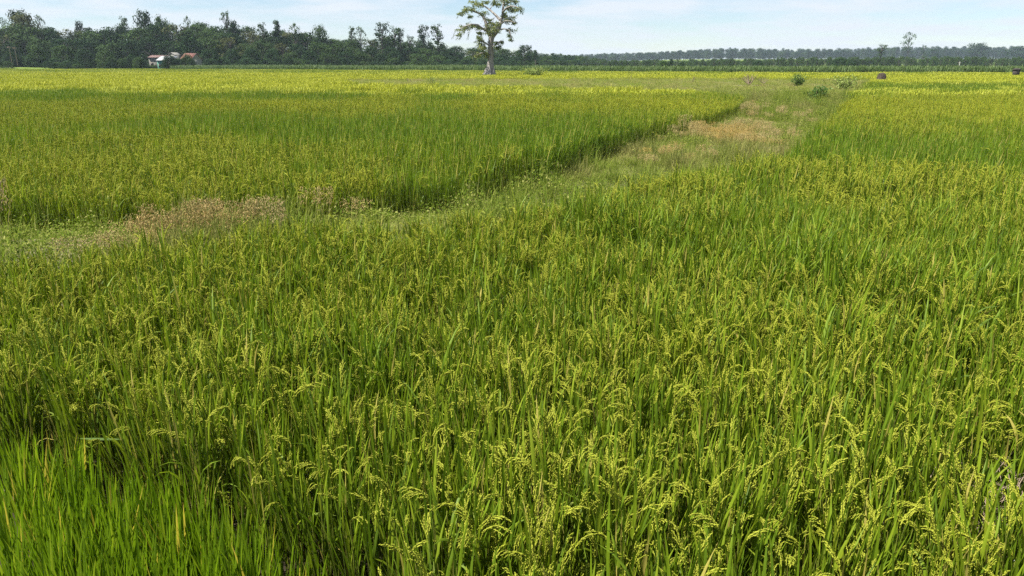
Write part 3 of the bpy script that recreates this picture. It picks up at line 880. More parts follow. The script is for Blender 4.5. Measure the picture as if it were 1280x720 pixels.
def place_tree(key, x, y, h, w=None, label='', group=None, rz=None, z=None, name='tree'):
    tm, cm, H, W = TV[key][:4]
    s = h / H; sw = s if w is None else w / W
    e = empty(name, (x, y, (ground_z(x, y) if z is None else z) - .1), rt.uniform(0, 6.28) if rz is None else rz)
    e.scale = (sw, sw, s)
    child('trunk', tm, e); child('crown', cm, e)
    tag(e, label, 'tree', group)
    return e
# skyline of the wood on the left, (px, py)
sky_x = [-120, 0, 30, 60, 90, 130, 180, 230, 300, 340, 400, 450, 500, 560, 600, 650, 700, 745]
sky_y = [36, 37, 37, 36, 39, 39, 38, 34, 36, 42, 44, 49, 51, 57, 61, 64, 68, 72]
WOOD = 'trees massed in the wood on the left'
LBL = {'round_dark': 'dark green round crowned tree in the close wood left of the old tree', 'round_dark2': 'dark green round crowned tree in the close wood left of the old tree',
       'round_mid': 'mid green round crowned tree in the close wood left of the old tree', 'dome_dark': 'dark low domed tree at the front edge of the left wood',
       'dome_mid': 'mid green low domed tree at the front edge of the left wood', 'airy_mid': 'loose mid green tree rising in the left wood', 'cone_dark': 'dark pointed tree in the close wood left of the old tree',
       'tall_dark': 'slim tall dark tree in the left wood', 'tall_mid': 'slim tall pale tree in the left wood', 'airy_olive': 'olive loose crowned tree in the left wood', 'round_olive': 'olive round crowned tree in the left wood'}
def wood_dist(px):          # front edge of the wood
    return np.interp(px, [-120, 300, 560, 680, 760], [250, 262, 300, 380, 480])
rf = np.random.default_rng(202)
count = 0
for row, (dd, frac) in enumerate(((0, .40), (14, .62), (30, .80), (50, .93), (72, 1.0))):
    px = -110.0 + row * 5
    while px < 750:
        D = wood_dist(px) + dd + rf.uniform(-4, 4)
        x0 = (px - 640) / FPX * D
        gz = float(ground_z(x0, D))
        top_py = np.interp(px, sky_x, sky_y)
        ztop = CAM_Z + (79 - top_py) / FPX * D
        h = (ztop - gz) * frac if row >= 3 else min((ztop - gz), 3.0 + (ztop - CAM_Z) * frac)
        h = max(4.5, h * (rf.uniform(.86, 1.06) if row < 3 else rf.uniform(.78, 1.10)))
        if row == 0: key = ['dome_dark', 'dome_dark', 'dome_mid', 'round_dark', 'round_mid'][rf.integers(5)]
        elif row < 3: key = ['round_dark', 'round_dark2', 'round_mid', 'dome_dark', 'round_mid', 'airy_olive', 'round_dark'][rf.integers(7)]
        else: key = ['round_dark', 'round_dark2', 'round_mid', 'airy_mid', 'round_dark', 'cone_dark', 'round_olive'][rf.integers(7)]
        step_ = rf.uniform(5.5, 8.0) / D * FPX
        if not (row == 0 and 160 < px < 262):     # the farmstead stands here
            w = max(7.0, min(12, h * rf.uniform(.75, 1.0)))
            place_tree(key, x0, D, h, w, LBL[key], WOOD + ', ' + key.rstrip('2').replace('_', ' '))
            count += 1
        px += step_
print('wood trees', count)
def emergent(px, top, D, key, label, wpx):
    x0 = (px - 640) / FPX * D
    gz = float(ground_z(x0, D))
    h = CAM_Z + (79 - top) / FPX * D - gz
    return place_tree(key, x0, D, h, wpx * (1.55 if 'tall' in key else 1.2) / FPX * D, label)
emergent(58, 19, 300, 'round_dark', 'tallest grey green double crowned tree at the far left of the skyline', 20)
emergent(64, 24, 290, 'round_olive', 'yellowish olive tree below the tallest crown at far left', 28)
emergent(82, 25, 305, 'airy_mid', 'thin crowned tree right of the tallest crown at far left', 13)
emergent(37, 27, 300, 'airy_mid', 'wispy pale tree left of the tallest crown at far left', 14)
emergent(10, 28, 310, 'round_dark2', 'small dark topped tree at the left border of the skyline', 10)
emergent(128, 31, 310, 'round_dark', 'small dark crown poking up between far left giant and the farmstead', 9)
emergent(179, 26, 305, 'tall_mid', 'small pale pointed tree left of the dark skyline pine', 9)
emergent(206, 20, 300, 'round_dark', 'dark flat topped tree standing highest above the farmstead', 19)
emergent(226, 27, 305, 'round_mid', 'rounded tree just right of the dark flat topped tree', 14)
emergent(257, 26, 305, 'airy_mid', 'tree with thin upright crown right of the farmstead', 9)
emergent(302, 20, 300, 'tall_mid', 'slender grey tree on the skyline halfway between farmstead and wood centre', 9)
emergent(311, 31, 300, 'round_dark', 'dark rounded tree beside the slender grey tree', 12)
emergent(347, 33, 300, 'tall_mid', 'pale slim tree beside the palm shaped dark crown', 10)
emergent(362, 31, 300, 'cone_dark', 'dark feathery spreading crown on the skyline left of centre', 16)
emergent(383, 34, 300, 'airy_mid', 'loose pale crown right of the dark feathery crown', 14)
emergent(412, 37, 305, 'round_mid', 'rounded pale tree in the middle of the wood skyline', 15)
emergent(448, 37, 310, 'tall_mid', 'small spire shaped tree left of the three tall plumes', 8)
emergent(460, 38, 310, 'airy_mid', 'first of the tall plume crowned trees left of the old tree', 14)
emergent(485, 33, 310, 'tall_dark', 'tallest dark plume crowned tree in the middle of the skyline', 15)
emergent(499, 37, 312, 'tall_mid', 'leaning pale plume tree right of the tallest dark plume', 13)
emergent(507, 40, 312, 'tall_dark', 'thin dark plume tree at the right of the plume group', 8)
emergent(518, 47, 318, 'tall_mid', 'small isolated round topped sapling between two plume groups', 8)
emergent(535, 36, 318, 'tall_dark', 'dark plume tree standing apart right of the sapling', 13)
emergent(554, 35, 320, 'tall_mid', 'plume crowned tree nearest left of the old tree', 14)
emergent(655, 58, 330, 'round_dark', 'dark tree just right of the old tree at the wood edge', 16)
emergent(668, 64, 340, 'cone_dark', 'small dark tree right of the old tree beside the pale bush', 10)

pp, ss, vv = [], [], []
FU = ['dome_dark', 'dome_mid']
def joined_tree(key):
    a, b = TV[key][4], TV[key][5]
    m = MB(); m.add_mb(a, mat=0); m.add_mb(b, mat=1)
    return proto('far_' + key, m, [M['dark_bark'], M[TV[key][6]]])
for dd in (-3, 6, 20, 38, 60):
    px = -115.0
    while px < 760:
        if not (150 < px < 262 and dd < 5):
            D = wood_dist(px) + dd + rf.uniform(-2, 2); x0 = (px - 640) / FPX * D
            k_ = int(rf.uniform() < .3); H, W = TV[FU[k_]][2:4]
            pp.append((x0, D, float(ground_z(x0, D)) - .3)); ss.append((6.5 / W, 6.5 / W, rf.uniform(2.6, 4.8) / H)); vv.append(k_)
        px += rf.uniform(3, 4.5) / wood_dist(px) * FPX
n = len(pp)
scatter('undergrowth', pp, np.stack([np.zeros(n), np.zeros(n), rf.uniform(0, 6.28, n)], 1), ss, vv, np.zeros(n), [joined_tree(k_) for k_ in FU], 'dense dark undergrowth between the trunks of the left wood', 'undergrowth')

# far wood on the right horizon: reads as one mass
def joined_tree(key):
    a, b = TV[key][4], TV[key][5]
    m = MB(); m.add_mb(a, mat=0); m.add_mb(b, mat=1)
    return proto('far_' + key, m, [M['dark_bark'], M[TV[key][6]]])
FT_KEYS = ['round_dark', 'round_dark2', 'round_mid', 'tall_mid', 'airy_mid', 'dome_mid']
FT = [joined_tree(k_) for k_ in FT_KEYS]
rb_ = np.random.default_rng(44)
pp, ss, vv = [], [], []
for D in (1350, 1430, 1520, 1640, 1760):
    px = 560.0
    while px < 1420:
        x0 = (px - 640) / FPX * D
        hpx = np.interp(px, [560, 720, 800, 900, 1000, 1100, 1200, 1300], [7, 9, 12, 16, 15, 17, 18, 17])
        ztop = CAM_Z + hpx / FPX * D
        gz = float(ground_z(x0, D)); h = max(5, (ztop - gz) * rb_.uniform(.68, 1.14))
        k_ = int(rb_.choice([0, 1, 1, 2, 0])); H, W = TV[FT_KEYS[k_]][2:4]
        pp.append((x0, D + rb_.uniform(-20, 20), gz)); ss.append((rb_.uniform(9, 14) / W,) * 2 + (h / H,)); vv.append(k_)
        px += rb_.uniform(7, 11) / D * FPX
n = len(pp)
scatter('distant_wood', pp, np.stack([np.zeros(n), np.zeros(n), rb_.uniform(0, 6.28, n)], 1), ss, vv, np.zeros(n), FT, 'bluish dark wood along the horizon on the right', 'wood')
pp, ss, vv = [], [], []
for D in (430, 445, 462, 480):
    px = 690.0
    while px < 1450:
        x0 = (px - 640) / FPX * D
        hpx = np.interp(px, [690, 760, 900, 1000, 1100, 1300], [2, 3, 4.5, 6, 7, 6])
        h = (CAM_Z + hpx / FPX * D) * rb_.uniform(.75, 1.1)
        k_ = int(rb_.choice([2, 4, 3, 5])); H, W = TV[FT_KEYS[k_]][2:4]
        pp.append((x0, D + rb_.uniform(-6, 6), 0)); ss.append((rb_.uniform(3.0, 4.5) / W,) * 2 + (h / H,)); vv.append(k_)
        px += rb_.uniform(2.0, 3.2) / D * FPX
n = len(pp)
scatter('young_plantation', pp, np.stack([np.zeros(n), np.zeros(n), rb_.uniform(0, 6.28, n)], 1), ss, vv, np.zeros(n), FT, 'paler band of young trees behind the cane on the right', 'plantation')
emergent(1111, 44, 900, 'airy_mid', 'tall isolated tree rising high above the right horizon', 15)
emergent(1080, 57, 440, 'tall_mid', 'pale slim tree left of the tall isolated tree on the right', 9)
emergent(1195, 56, 1100, 'round_dark', 'large dark rounded crown on the right skyline', 20)
emergent(1144, 63, 1100, 'round_dark2', 'small dark crown right of the tall isolated tree', 13)
emergent(1247, 60, 1100, 'round_dark2', 'flat dark crown near the right border of the skyline', 26)
emergent(1131, 58, 1000, 'tall_mid', 'thin small tree top between the tall tree and the dark crown', 5)
emergent(831, 74, 250, 'cone_dark', 'dark pointed bush tree alone behind the cane', 9)
emergent(820, 76, 250, 'dome_mid', 'brownish low tree left of the dark pointed tree behind the cane', 12)
emergent(843, 77.5, 250, 'dome_dark', 'small dark low tree right of the dark pointed tree behind the cane', 9)
emergent(1035, 73, 300, 'dome_dark', 'broad dark tree behind the cane in front of the young plantation', 26)
emergent(935, 75.5, 320, 'dome_dark', 'small dark tree behind the cane under the distant wood', 11)

# ------------------------------------------------------------------ old spreading tree in the field
ro = np.random.default_rng(7)
TD = TREE[1]
def tp(px, py, dy=0.0):
    p = at_y(px, py, TD); return np.array([p[0] - TREE[0], dy, p[2]])
tree = empty('old_tree', (TREE[0], TREE[1], 0))
tag(tree, 'old solitary tree with thick grey trunk and ragged bare limbs in the field', 'tree')
tz0 = .7
tm = MB()
base_path = [tp(612, 98), tp(612, 92), tp(612.5, 86), tp(613, 76), tp(613.5, 65), tp(613.5, 56), tp(614, 49), tp(615, 45)]
tube(tm, base_path, [1.1, .86, .55, .44, .40, .37, .37, .41], 12)
for k in range(7):
    a = k * .9 + .3
    c = base_path[1] + np.array([math.cos(a) * .95, math.sin(a) * .95, -.35]); t0 = base_path[2] + np.array([math.cos(a) * .42, math.sin(a) * .42, .2])
    tube(tm, [t0, (t0 + c) / 2 + np.array([0, 0, -.12]), c], [.16, .2, .22], 6)
tm.v = [v_ + ro.normal(0, .035, v_.shape) for v_ in tm.v]
tm.build('trunk', M['bark'], tree, smooth=True)
limbs = [
    ([(614, 47, 0), (620, 42, -.2), (624, 35, -.4), (626, 27, -.5), (627.5, 18, -.3), (629, 9, 0), (630, 1, .3), (631, -5, .5)], .34, .09),
    ([(614, 47, 0), (610, 40, .3), (608, 33, .5), (606, 26, .6), (604.5, 21, .8), (599, 16.5, .6), (591, 13.5, .3), (584, 13, 0), (576, 18, -.3)], .30, .05),
    ([(609.5, 39, .3), (603, 35, -.4), (597, 32.5, -1.0), (590, 31, -1.5), (582, 33, -1.8), (575, 38, -2)], .20, .04),
    ([(625, 25, -.4), (619, 18.5, .2), (613, 13, .8), (608, 9, 1.2), (602, 5, 1.5), (595, 4, 1.7)], .20, .05),
    ([(628, 16, -.3), (633, 10, -1.0), (638, 8, -1.5), (645, 9, -1.9), (651, 14, -2.1)], .17, .04),
    ([(626, 30, -.5), (632, 27, -1.2), (638, 27, -1.6), (646, 30, -1.8)], .15, .03),
    ([(622, 38, -.3), (630, 36, -.8), (636, 38, -1.2), (638, 46, -1.3), (639, 51, -1.3)], .12, .03),
    ([(613, 58, 0), (606, 53, -.6), (600, 49, -1.0), (596, 47, -1.2)], .14, .04),
    ([(613, 67, 0), (606, 66, -.7), (600, 67, -1.1), (595, 70, -1.3)], .13, .03),
    ([(614, 60, 0), (619, 56, -.6), (625, 53, -1.0), (629, 52, -1.2)], .12, .03),
    ([(629, 8, 0), (636, 3, .9), (642, 0, 1.4), (647, 1, 1.6)], .12, .03),
    ([(630, 3, .2), (623, -1, .8), (618, -4, 1.1)], .10, .03),
    ([(612, 12, .9), (615, 6, 1.6), (620, 4, 2.0)], .08, .02),
    ([(607, 30, .5), (613, 28, 1.8), (619, 27, 2.6)], .12, .03),
]
for pts_, r0, r1 in limbs:
    m = MB(); P_ = np.array([tp(*p) for p in pts_])
    P_[1:] += ro.normal(0, .05, P_[1:].shape)
    tube(m, P_, np.linspace(r0, r1, len(P_)), 7)
    m.build('limb', M['bark'], tree, smooth=True)
clumps = [(577, 16, 5, .7), (583, 12, 5, .7), (591, 11, 6, .8), (604, 18, 6, .6), (588, 21, 3, .4), (593, 4, 6, .8), (601, 6, 5, .7), (607, 3, 4, .6), (617, 3, 5, .6), (621, 7, 4, .5), (634, 2, 7, .6), (643, 3, 5, .7), (649, 12, 6, .7), (641, 13, 6, .8), (637, 10, 5, .7),
          (632, 20, 6, .6), (639, 24, 6, .6), (634, 26, 5, .5), (643, 29, 3, .4), (611, 26, 5, .6), (616, 31, 7, .7), (612, 37, 7, .8), (619, 38, 7, .75), (614, 42, 6, .7), (621, 32, 5, .7), (577, 37, 5, .75), (583, 33, 6, .8), (591, 32, 5, .7), (597, 35, 4, .6), (574, 43, 3, .6), (600, 41, 4, .6),
          (598, 47, 4, .7), (601, 52, 6, .6), (605, 58, 7, .6), (603, 63, 8, .75), (597, 68, 5, .85), (608, 69, 5, .7), (621, 55, 5, .3), (623, 60, 5, .3), (627, 53, 3, .4), (637, 38, 4, .5), (637, 45, 3, .4), (638, 50, 2.5, .4), (627, -4, 6, .6), (640, -3, 5, .7), (612, -3, 4, .6)]
cm = MB()
for (px, py, r_, ti) in clumps:
    dy = ro.normal(0, .9) if py < 45 else ro.normal(-.6, .4)
    c = tp(px, py, dy); rad = r_ / FPX * TD
    for q in range(3):
        nl = int(10 + 4.5 * r_)
        d = ro.normal(size=(nl, 3)); d /= np.linalg.norm(d, axis=1)[:, None]
        cc = c + ro.normal(0, .35, 3) * rad * np.array([1, 1, .6])
        p = cc + d * rad * ro.uniform(.1, .85, (nl, 1)) * np.array([1, 1, .5])
        quads(cm, p, d + ro.normal(size=(nl, 3)) * .8 + np.array([0, 0, .5]), ro.uniform(.14, .30, nl), .55, np.clip(ti + ro.normal(0, .22, nl), 0, 1), ro)
for (px, py, r_, ti) in clumps:                       # fine twigs with leaf sprays
    rad = r_ / FPX * TD
    for q in range(int(4 + r_)):
        a = tp(px, py, ro.normal(0, .8)); d = ro.normal(size=3); d /= np.linalg.norm(d); d[2] = d[2] * .6 - .05
        b = a + d * rad * ro.uniform(.9, 1.75)
        tube(cm, [a, (a + b) / 2 + np.array([0, 0, .08]), b], [.03, .02, .01], 3, .12)
        nl = 16; t = ro.uniform(.3, 1.08, (nl, 1)); p = a + (b - a) * t + ro.normal(0, .10, (nl, 3))
        quads(cm, p, ro.normal(size=(nl, 3)) + np.array([0, 0, .4]), ro.uniform(.12, .26, nl), .5, np.clip(ti + ro.normal(0, .25, nl), 0, 1), ro)
for (px, py, ln) in [(570, 40, 14), (574, 44, 10), (578, 42, 12), (582, 40, 8), (588, 38, 9), (586, 46, 7), (577, 46, 9), (574, 20, 6), (646, 38, 8), (651, 15, 6), (645, 22, 8), (598, 45, 6)]:
    a = tp(px + 2, py - 4, -1.6); b = tp(px - ln * .25, py + ln * .6, -1.8)
    tube(cm, [a, (a + b) / 2 + np.array([0, 0, .15]), b], [.025, .02, .012], 3, .2)
    nl = 22
    t = ro.uniform(.2, 1, (nl, 1)); p = a + (b - a) * t + ro.normal(0, .08, (nl, 3))
    quads(cm, p, ro.normal(size=(nl, 3)), ro.uniform(.12, .22, nl), .5, ro.uniform(.2, .7, nl), ro)
cm.build('crown', M['old_leaf'], tree)

# ------------------------------------------------------------------ bushes, dry plants and heaps
def bush(name, px, py, wpx, hpx, mat, label, nl=420, zb=.25, leaf=.10, stems=7, seed=1, cat='bush'):
    rg = np.random.default_rng(seed)
    c = at(px, py + hpx / 2, zb); D = c[1]
    w = wpx / FPX * D; h = hpx / FPX * D
    e = empty(name, c)
    s, f = MB(), MB()
    for k in range(stems):
        a = rg.uniform(0, 6.28); r_ = rg.uniform(.1, .5) * w
        tip = np.array([math.cos(a) * r_, math.sin(a) * r_ * .8, h * rg.uniform(.6, 1.0)])
        tube(s, [np.zeros(3) + rg.normal(0, .03, 3) * np.array([1, 1, 0]), tip * .5 + np.array([0, 0, .05 * h]), tip], [.02, .014, .006], 4)
        m_ = nl // stems
        t = rg.uniform(.15, 1.05, (m_, 1))
        p = tip * t + rg.normal(size=(m_, 3)) * np.array([w * .13, w * .13, h * .12])
        p[:, 2] = np.abs(p[:, 2])
        quads(f, p, rg.normal(size=(m_, 3)) + np.array([0, 0, .6]), rg.uniform(.6, 1.3, m_) * leaf, .55, rg.uniform(0, 1, m_), rg)
    s.build('stems', M['twig'], e); f.build('foliage', M[mat], e)
    tag(e, label, cat)
    return e
bush('bush', 997, 101, 17, 13, 'bush', 'small dark green bush on the far end of the weedy path', 900, .72, .13, 10, 1)
bush('bush', 1021, 119, 26, 20, 'bush', 'mid green leafy bush on the right side of the weedy path', 900, .45, .14, 9, 2)
bush('bush', 1057, 104, 34, 16, 'pale_bush', 'wide pale grassy bush at the corner of the right field', 900, .72, .16, 14, 3)
bush('bush', 667, 91, 32, 10, 'pale_bush', 'pale rounded thicket right of the old tree trunk', 1200, .8, .25, 16, 4)
bush('bush', 540, 101, 16, 8, 'pale_bush', 'low dry looking bush on the fallow patch left of the old tree', 260, .72, .12, 9, 5)
bush('bush', 750, 118, 14, 6, 'bush', 'small leafy weed at the tip of the left rice field', 120, .6, .12, 5, 6)
bush('weed_clump', 150, 268, 60, 24, 'pale_bush', 'bright pale green broadleaf weed on the bund, rightmost of the three at left', 320, .15, .05, 14, 8, 'weed')
bush('weed_clump', 90, 266, 70, 28, 'pale_bush', 'bright pale green broadleaf weed on the bund, largest and middle of three at left', 420, .15, .05, 16, 9, 'weed')
bush('weed_clump', 40, 270, 50, 24, 'pale_bush', 'bright pale green broadleaf weed on the bund, nearest the left border', 300, .15, .05, 12, 10, 'weed')
def dead_plant(px, py, hpx, label, n, seed, spread=.5, thick=.03):
    rg = np.random.default_rng(seed)
    c = at(px, py + hpx / 2, .75); h = hpx / FPX * c[1]
    m = MB()
    for k in range(n):
        a = rg.uniform(0, 6.28); s = rg.uniform(.2, 1) * spread * h
        tip = np.array([math.cos(a) * s, math.sin(a) * s, h * rg.uniform(.6, 1)])
        mid = tip * .5 + rg.normal(0, .05, 3) * h
        tube(m, [np.zeros(3), mid, tip], [thick, thick * .7, thick * .3], 4)
        for q in range(2):
            t2 = mid + (tip - mid) * rg.uniform(.1, .7); e2 = t2 + rg.normal(0, .14, 3) * h + np.array([0, 0, .1 * h])
            tube(m, [t2, e2], [thick * .4, thick * .2], 3)
    o = m.build('dry_plant', M['twig']); o.location = c
    tag(o, label, 'dry plant')
dead_plant(937, 100, 14, 'dark dead woody plant on the cross bund left of the dark bush', 9, 1, .8, .05)
dead_plant(955, 101, 9, 'low dry twigs just right of the dark dead woody plant', 8, 2, 1.2, .025)
dead_plant(865, 99, 10, 'forked dry stalk standing on the middle of the fallow strip', 2, 5, .5, .03)
dead_plant(787, 98, 9, 'single leaning dry stalk on the fallow strip right of the old tree', 2, 6, .6, .025)
dead_plant(512, 101, 8, 'thin dry twigs on the left end of the fallow strip', 4, 8, .8, .022)
# dark straw heap and small dark hut standing in the far right rice
def heap(px, py_top, D, w, label):
    rg = np.random.default_rng(2)
    top = at_y(px, py_top, D); m = MB()
    nu, nv = 18, 9
    V = []
    for i in range(nv + 1):
        f = i / nv
        r_ = w * .5 * math.cos(f * math.pi / 2) ** .55
        z = top[2] * math.sin(f * math.pi / 2) ** .9
        for k in range(nu):
            a = 2 * math.pi * k / nu
            q = 1 + rg.normal(0, .06)
            V.append([math.cos(a) * r_ * q, math.sin(a) * r_ * q, z * (1 + rg.normal(0, .015))])
    F_ = [[i * nu + k, i * nu + (k + 1) % nu, (i + 1) * nu + (k + 1) % nu, (i + 1) * nu + k] for i in range(nv) for k in range(nu)]
    m.add(V, F_, .3)
    n = 500
    a = rg.uniform(0, 6.28, n); f = rg.uniform(.1, 1, n)
    r_ = w * .5 * np.cos(f * math.pi / 2) ** .55
    b = np.stack([np.cos(a) * r_, np.sin(a) * r_, top[2] * np.sin(f * math.pi / 2) ** .9], 1)
    blades(m, b, a, rg.uniform(1.2, 2.4, n), .22, .02, .5, 2, 1, rg.uniform(0, 1, n))
    o = m.build('straw_heap', solid_mat('old_straw', (.03, .023, .016), (.075, .055, .038), 8, .95)); o.location = (top[0], D, 0)
    tag(o, label, 'heap')
heap(1103, 91.2, 86, 1.15, 'dark brown straw heap standing in the rice right of the pale bush')
def small_hut(px, py, D):
    c = at_y(px, py, D); e = empty('field_hut', (c[0], D, 0), .2)
    zt = c[2]; M['hut'] = solid_mat('dark_thatch', (.02, .016, .013), (.045, .037, .03), 6, .95)
    m = MB(); box(m, (-.33, -.3, .85), (.33, .3, zt - .12)); m.build('wall', M['hut'], e)
    m = MB(); m.add([[-.45, -.42, zt - .12], [.45, -.42, zt - .12], [.45, .42, zt - .12], [-.45, .42, zt - .12], [-.45, 0, zt + .1], [.45, 0, zt + .1]], [[0, 1, 5, 4], [2, 3, 4, 5], [0, 3, 2, 1]]); m.add([[-.45, -.42, zt - .12], [-.45, .42, zt - .12], [-.45, 0, zt + .1], [.45, -.42, zt - .12], [.45, .42, zt - .12], [.45, 0, zt + .1]], [[0, 2, 1], [3, 4, 5]]); m.build('roof', M['hut'], e)
    for sx in (-.28, .28):
        for sy in (-.25, .25):
            m = MB(); box(m, (sx - .04, sy - .04, 0), (sx + .04, sy + .04, .85)); m.build('post', M['hut'], e)
    tag(e, 'small dark watch hut on posts in the rice at the right border', 'hut')
small_hut(1271, 86.3, 112)

# ------------------------------------------------------------------ farmstead in front of the left wood
M['plaster'] = solid_mat('plaster', (.12, .125, .105), (.18, .18, .155), 2, .85)
M['grey_wall'] = solid_mat('grey_wall', (.10, .10, .085), (.16, .155, .14), 2, .9)
M['white_tin'] = solid_mat('white_tin', (.24, .255, .255), (.33, .34, .335), 1, .45)
M['rust_tin'] = solid_mat('rust_tin', (.085, .05, .045), (.16, .085, .07), 1.5, .7)
M['red_tile'] = solid_mat('red_tile', (.13, .052, .038), (.22, .09, .065), 3, .85)
M['dark_open'] = solid_mat('dark_opening', (.02, .02, .02), (.035, .03, .03), 3, .7)
M['green_paint'] = solid_mat('green_paint', (.05, .18, .13), (.07, .22, .16), 3, .6)
M['timber'] = solid_mat('timber', (.16, .12, .09), (.26, .2, .15), 5, .9)
M['concrete'] = solid_mat('concrete', (.45, .44, .41), (.56, .55, .52), 5, .9)
def house(px0, px1, py_top, py_eave, D, depth, wallm, roofm, label, rz=0.0, name='farm_house', doorm='dark_open', z0=None, mono=False):
    c = at_y((px0 + px1) / 2, py_eave, D); w = (px1 - px0) / FPX * D
    zr = at_y(px0, py_top, D)[2]; ze = c[2]
    gz = float(ground_z(c[0], D)) if z0 is None else z0
    e = empty(name, (c[0], D, gz - .1), rz)
    ze -= gz - .1; zr -= gz - .1
    hw, hd = w / 2 - .25, depth / 2 - .25
    m = MB(); box(m, (-hw, -hd, 0), (hw, hd, ze))
    if not mono:
        for sx in (-hw + .002, hw - .002):
            m.add([[sx, -hd, ze], [sx, hd, ze], [sx, 0, zr - .08]], [[0, 1, 2]])
    m.build('wall', M[wallm], e)
    r_ = MB(); W2, D2, t = w / 2, depth / 2, .07
    if mono:
        V = [[-W2, -D2, ze], [W2, -D2, ze], [W2, D2, zr], [-W2, D2, zr]]
        V += [[a, b, c_ + t] for a, b, c_ in V]
        r_.add(V, [[0, 3, 2, 1], [4, 5, 6, 7], [0, 1, 5, 4], [1, 2, 6, 5], [2, 3, 7, 6], [3, 0, 4, 7]])
        r_.build('roof', M[roofm], e)
    else:
        for s in (-1, 1):
            V = [[-W2, s * D2, ze - .1], [W2, s * D2, ze - .1], [W2, s * .0, zr], [-W2, s * .0, zr]]
            V += [[a, b, c_ + t] for a, b, c_ in V]
            m = MB(); m.add(V, [[0, 3, 2, 1], [4, 5, 6, 7], [0, 1, 5, 4], [1, 2, 6, 5], [2, 3, 7, 6], [3, 0, 4, 7]])
            for q in range(int(w / .8)):
                xq = -W2 + .4 + q * .8
                tube(m, [[xq, s * D2, ze - .1 + t + .02], [xq, s * .02, zr + t + .02]], .05, 4)
            m.build('roof', M[roofm], e)
    for sx in (-.45, .4):
        wn = MB(); box(wn, (sx * w * .7 - .4, -hd - .04, ze * .45), (sx * w * .7 + .4, -hd - .002, ze * .45 + .9)); f_ = wn.build('window', M['timber'], e)
        pn = MB(); box(pn, (sx * w * .7 - .32, -hd - .06, ze * .45 + .08), (sx * w * .7 + .32, -hd - .042, ze * .45 + .82)); pn.build('pane', M['dark_open'], f_)
    dm = MB(); box(dm, (-.45, -hd - .05, .05), (.45, -hd - .002, 2.0)); dm.build('door', M[doorm], e)
    tag(e, label, 'house')
house(199, 219, 70.3, 75.6, 246, 4.5, 'green_paint', 'white_tin', 'low farm shed with bright white sheet roof', .05, mono=True)
house(190, 212, 69.2, 71.6, 253, 6, 'grey_wall', 'rust_tin', 'long house with dark rusty roof behind the white roofed shed', 0)
house(231, 247, 66.8, 74.5, 250, 6, 'plaster', 'red_tile', 'house with steep red tiled roof right of the white roofed shed', -.25)
house(165, 174, 72.8, 74.0, 247, 4, 'grey_wall', 'rust_tin', 'small square grey hut left of the white roofed shed', .1, 'small_shed', mono=True)
house(214, 222, 65.8, 69, 257, 5, 'plaster', 'grey_wall', 'pale gable house half hidden behind the white roofed shed', .9)
# white tarp beside the grey hut, shaped as a small drum on legs
c = at_y(176, 73, 246.5); gz = float(ground_z(c[0], 246.5))
e = empty('white_tarp', (c[0], 246.5, gz))
m = MB(); zt = c[2] - gz
tube(m, [[0, 0, zt - .6], [0, 0, zt - .5], [0, 0, zt + .15], [0, 0, zt + .3]], [.62, .68, .68, .3], 14); m.build('tarp', M['white_tin'], e)
for a in (.8, 2.4, 3.9, 5.5):
    m = MB(); tube(m, [[math.cos(a) * .55, math.sin(a) * .55, 0], [math.cos(a) * .5, math.sin(a) * .5, zt - .6]], .06, 5); m.build('leg', M['timber'], e)
tag(e, 'small white tank on a stand beside the grey hut', 'tarp')
def pole(px, top, bot, D, label, r_=.10):
    c = at_y(px, top, D); gz = float(ground_z(c[0], D)); m = MB()
    tube(m, [[0, 0, 0], [0, 0, (c[2] - gz) * .5], [0, 0, c[2] - gz]], [r_, r_ * .9, r_ * .75], 8)
    e = empty('utility_pole', (c[0], D, gz - .05)); m.build('mast', M['concrete' if px > 100 else 'timber'], e)
    m = MB(); box(m, (-.7, -.05, c[2] - gz - .5), (.7, .05, c[2] - gz - .38)); m.build('crossarm', M['timber'], e)
    tag(e, label, 'pole')
pole(212, 72, 85, 238, 'thin pale utility pole in front of the white roofed shed')
pole(11, 57, 74, 248, 'first of two grey utility poles near the left border', .06)
pole(18, 58, 74, 249, 'second of two grey utility poles near the left border', .06)
pole(1200, 77, 83, 330, 'short white post behind the cane on the right', .14)
# shrubs along the foot of the wood
rsb = np.random.default_rng(66)
shrub_px = [(2, 80), (14, 79), (24, 78), (36, 79), (85, 79), (97, 80), (106, 79), (118, 82), (130, 81), (150, 80), (158, 79), (166, 80), (178, 79), (188, 80), (196, 83), (205, 83.5), (227, 78), (228, 75), (238, 76.5), (233, 75.5), (243, 76), (250, 75), (256, 76), (210, 83.5), (201, 83.5), (193, 74.5), (184, 74), (172, 76), (229, 72.5), (252, 71), (236, 74), (162, 74), (186, 71), (189, 74.5), (195, 75), (181, 75)]
for i, (px, top) in enumerate(shrub_px):
    D = 240 + rsb.uniform(-3, 2)
    x0 = (px - 640) / FPX * D; gz = float(ground_z(x0, D))
    h = max(1.2, CAM_Z + (79 - top) / FPX * D - gz + .6)
    key = ['dome_dark', 'dome_mid'][i % 2]
    place_tree(key, x0, D, h, rsb.uniform(3.0, 4.6), 'low ' + ('dark' if i % 2 == 0 else 'mid green') + ' rounded shrub at the foot of the left wood', 'shrubs at the foot of the left wood, ' + ('dark' if i % 2 == 0 else 'mid green'), name='shrub')['category'] = 'shrub'

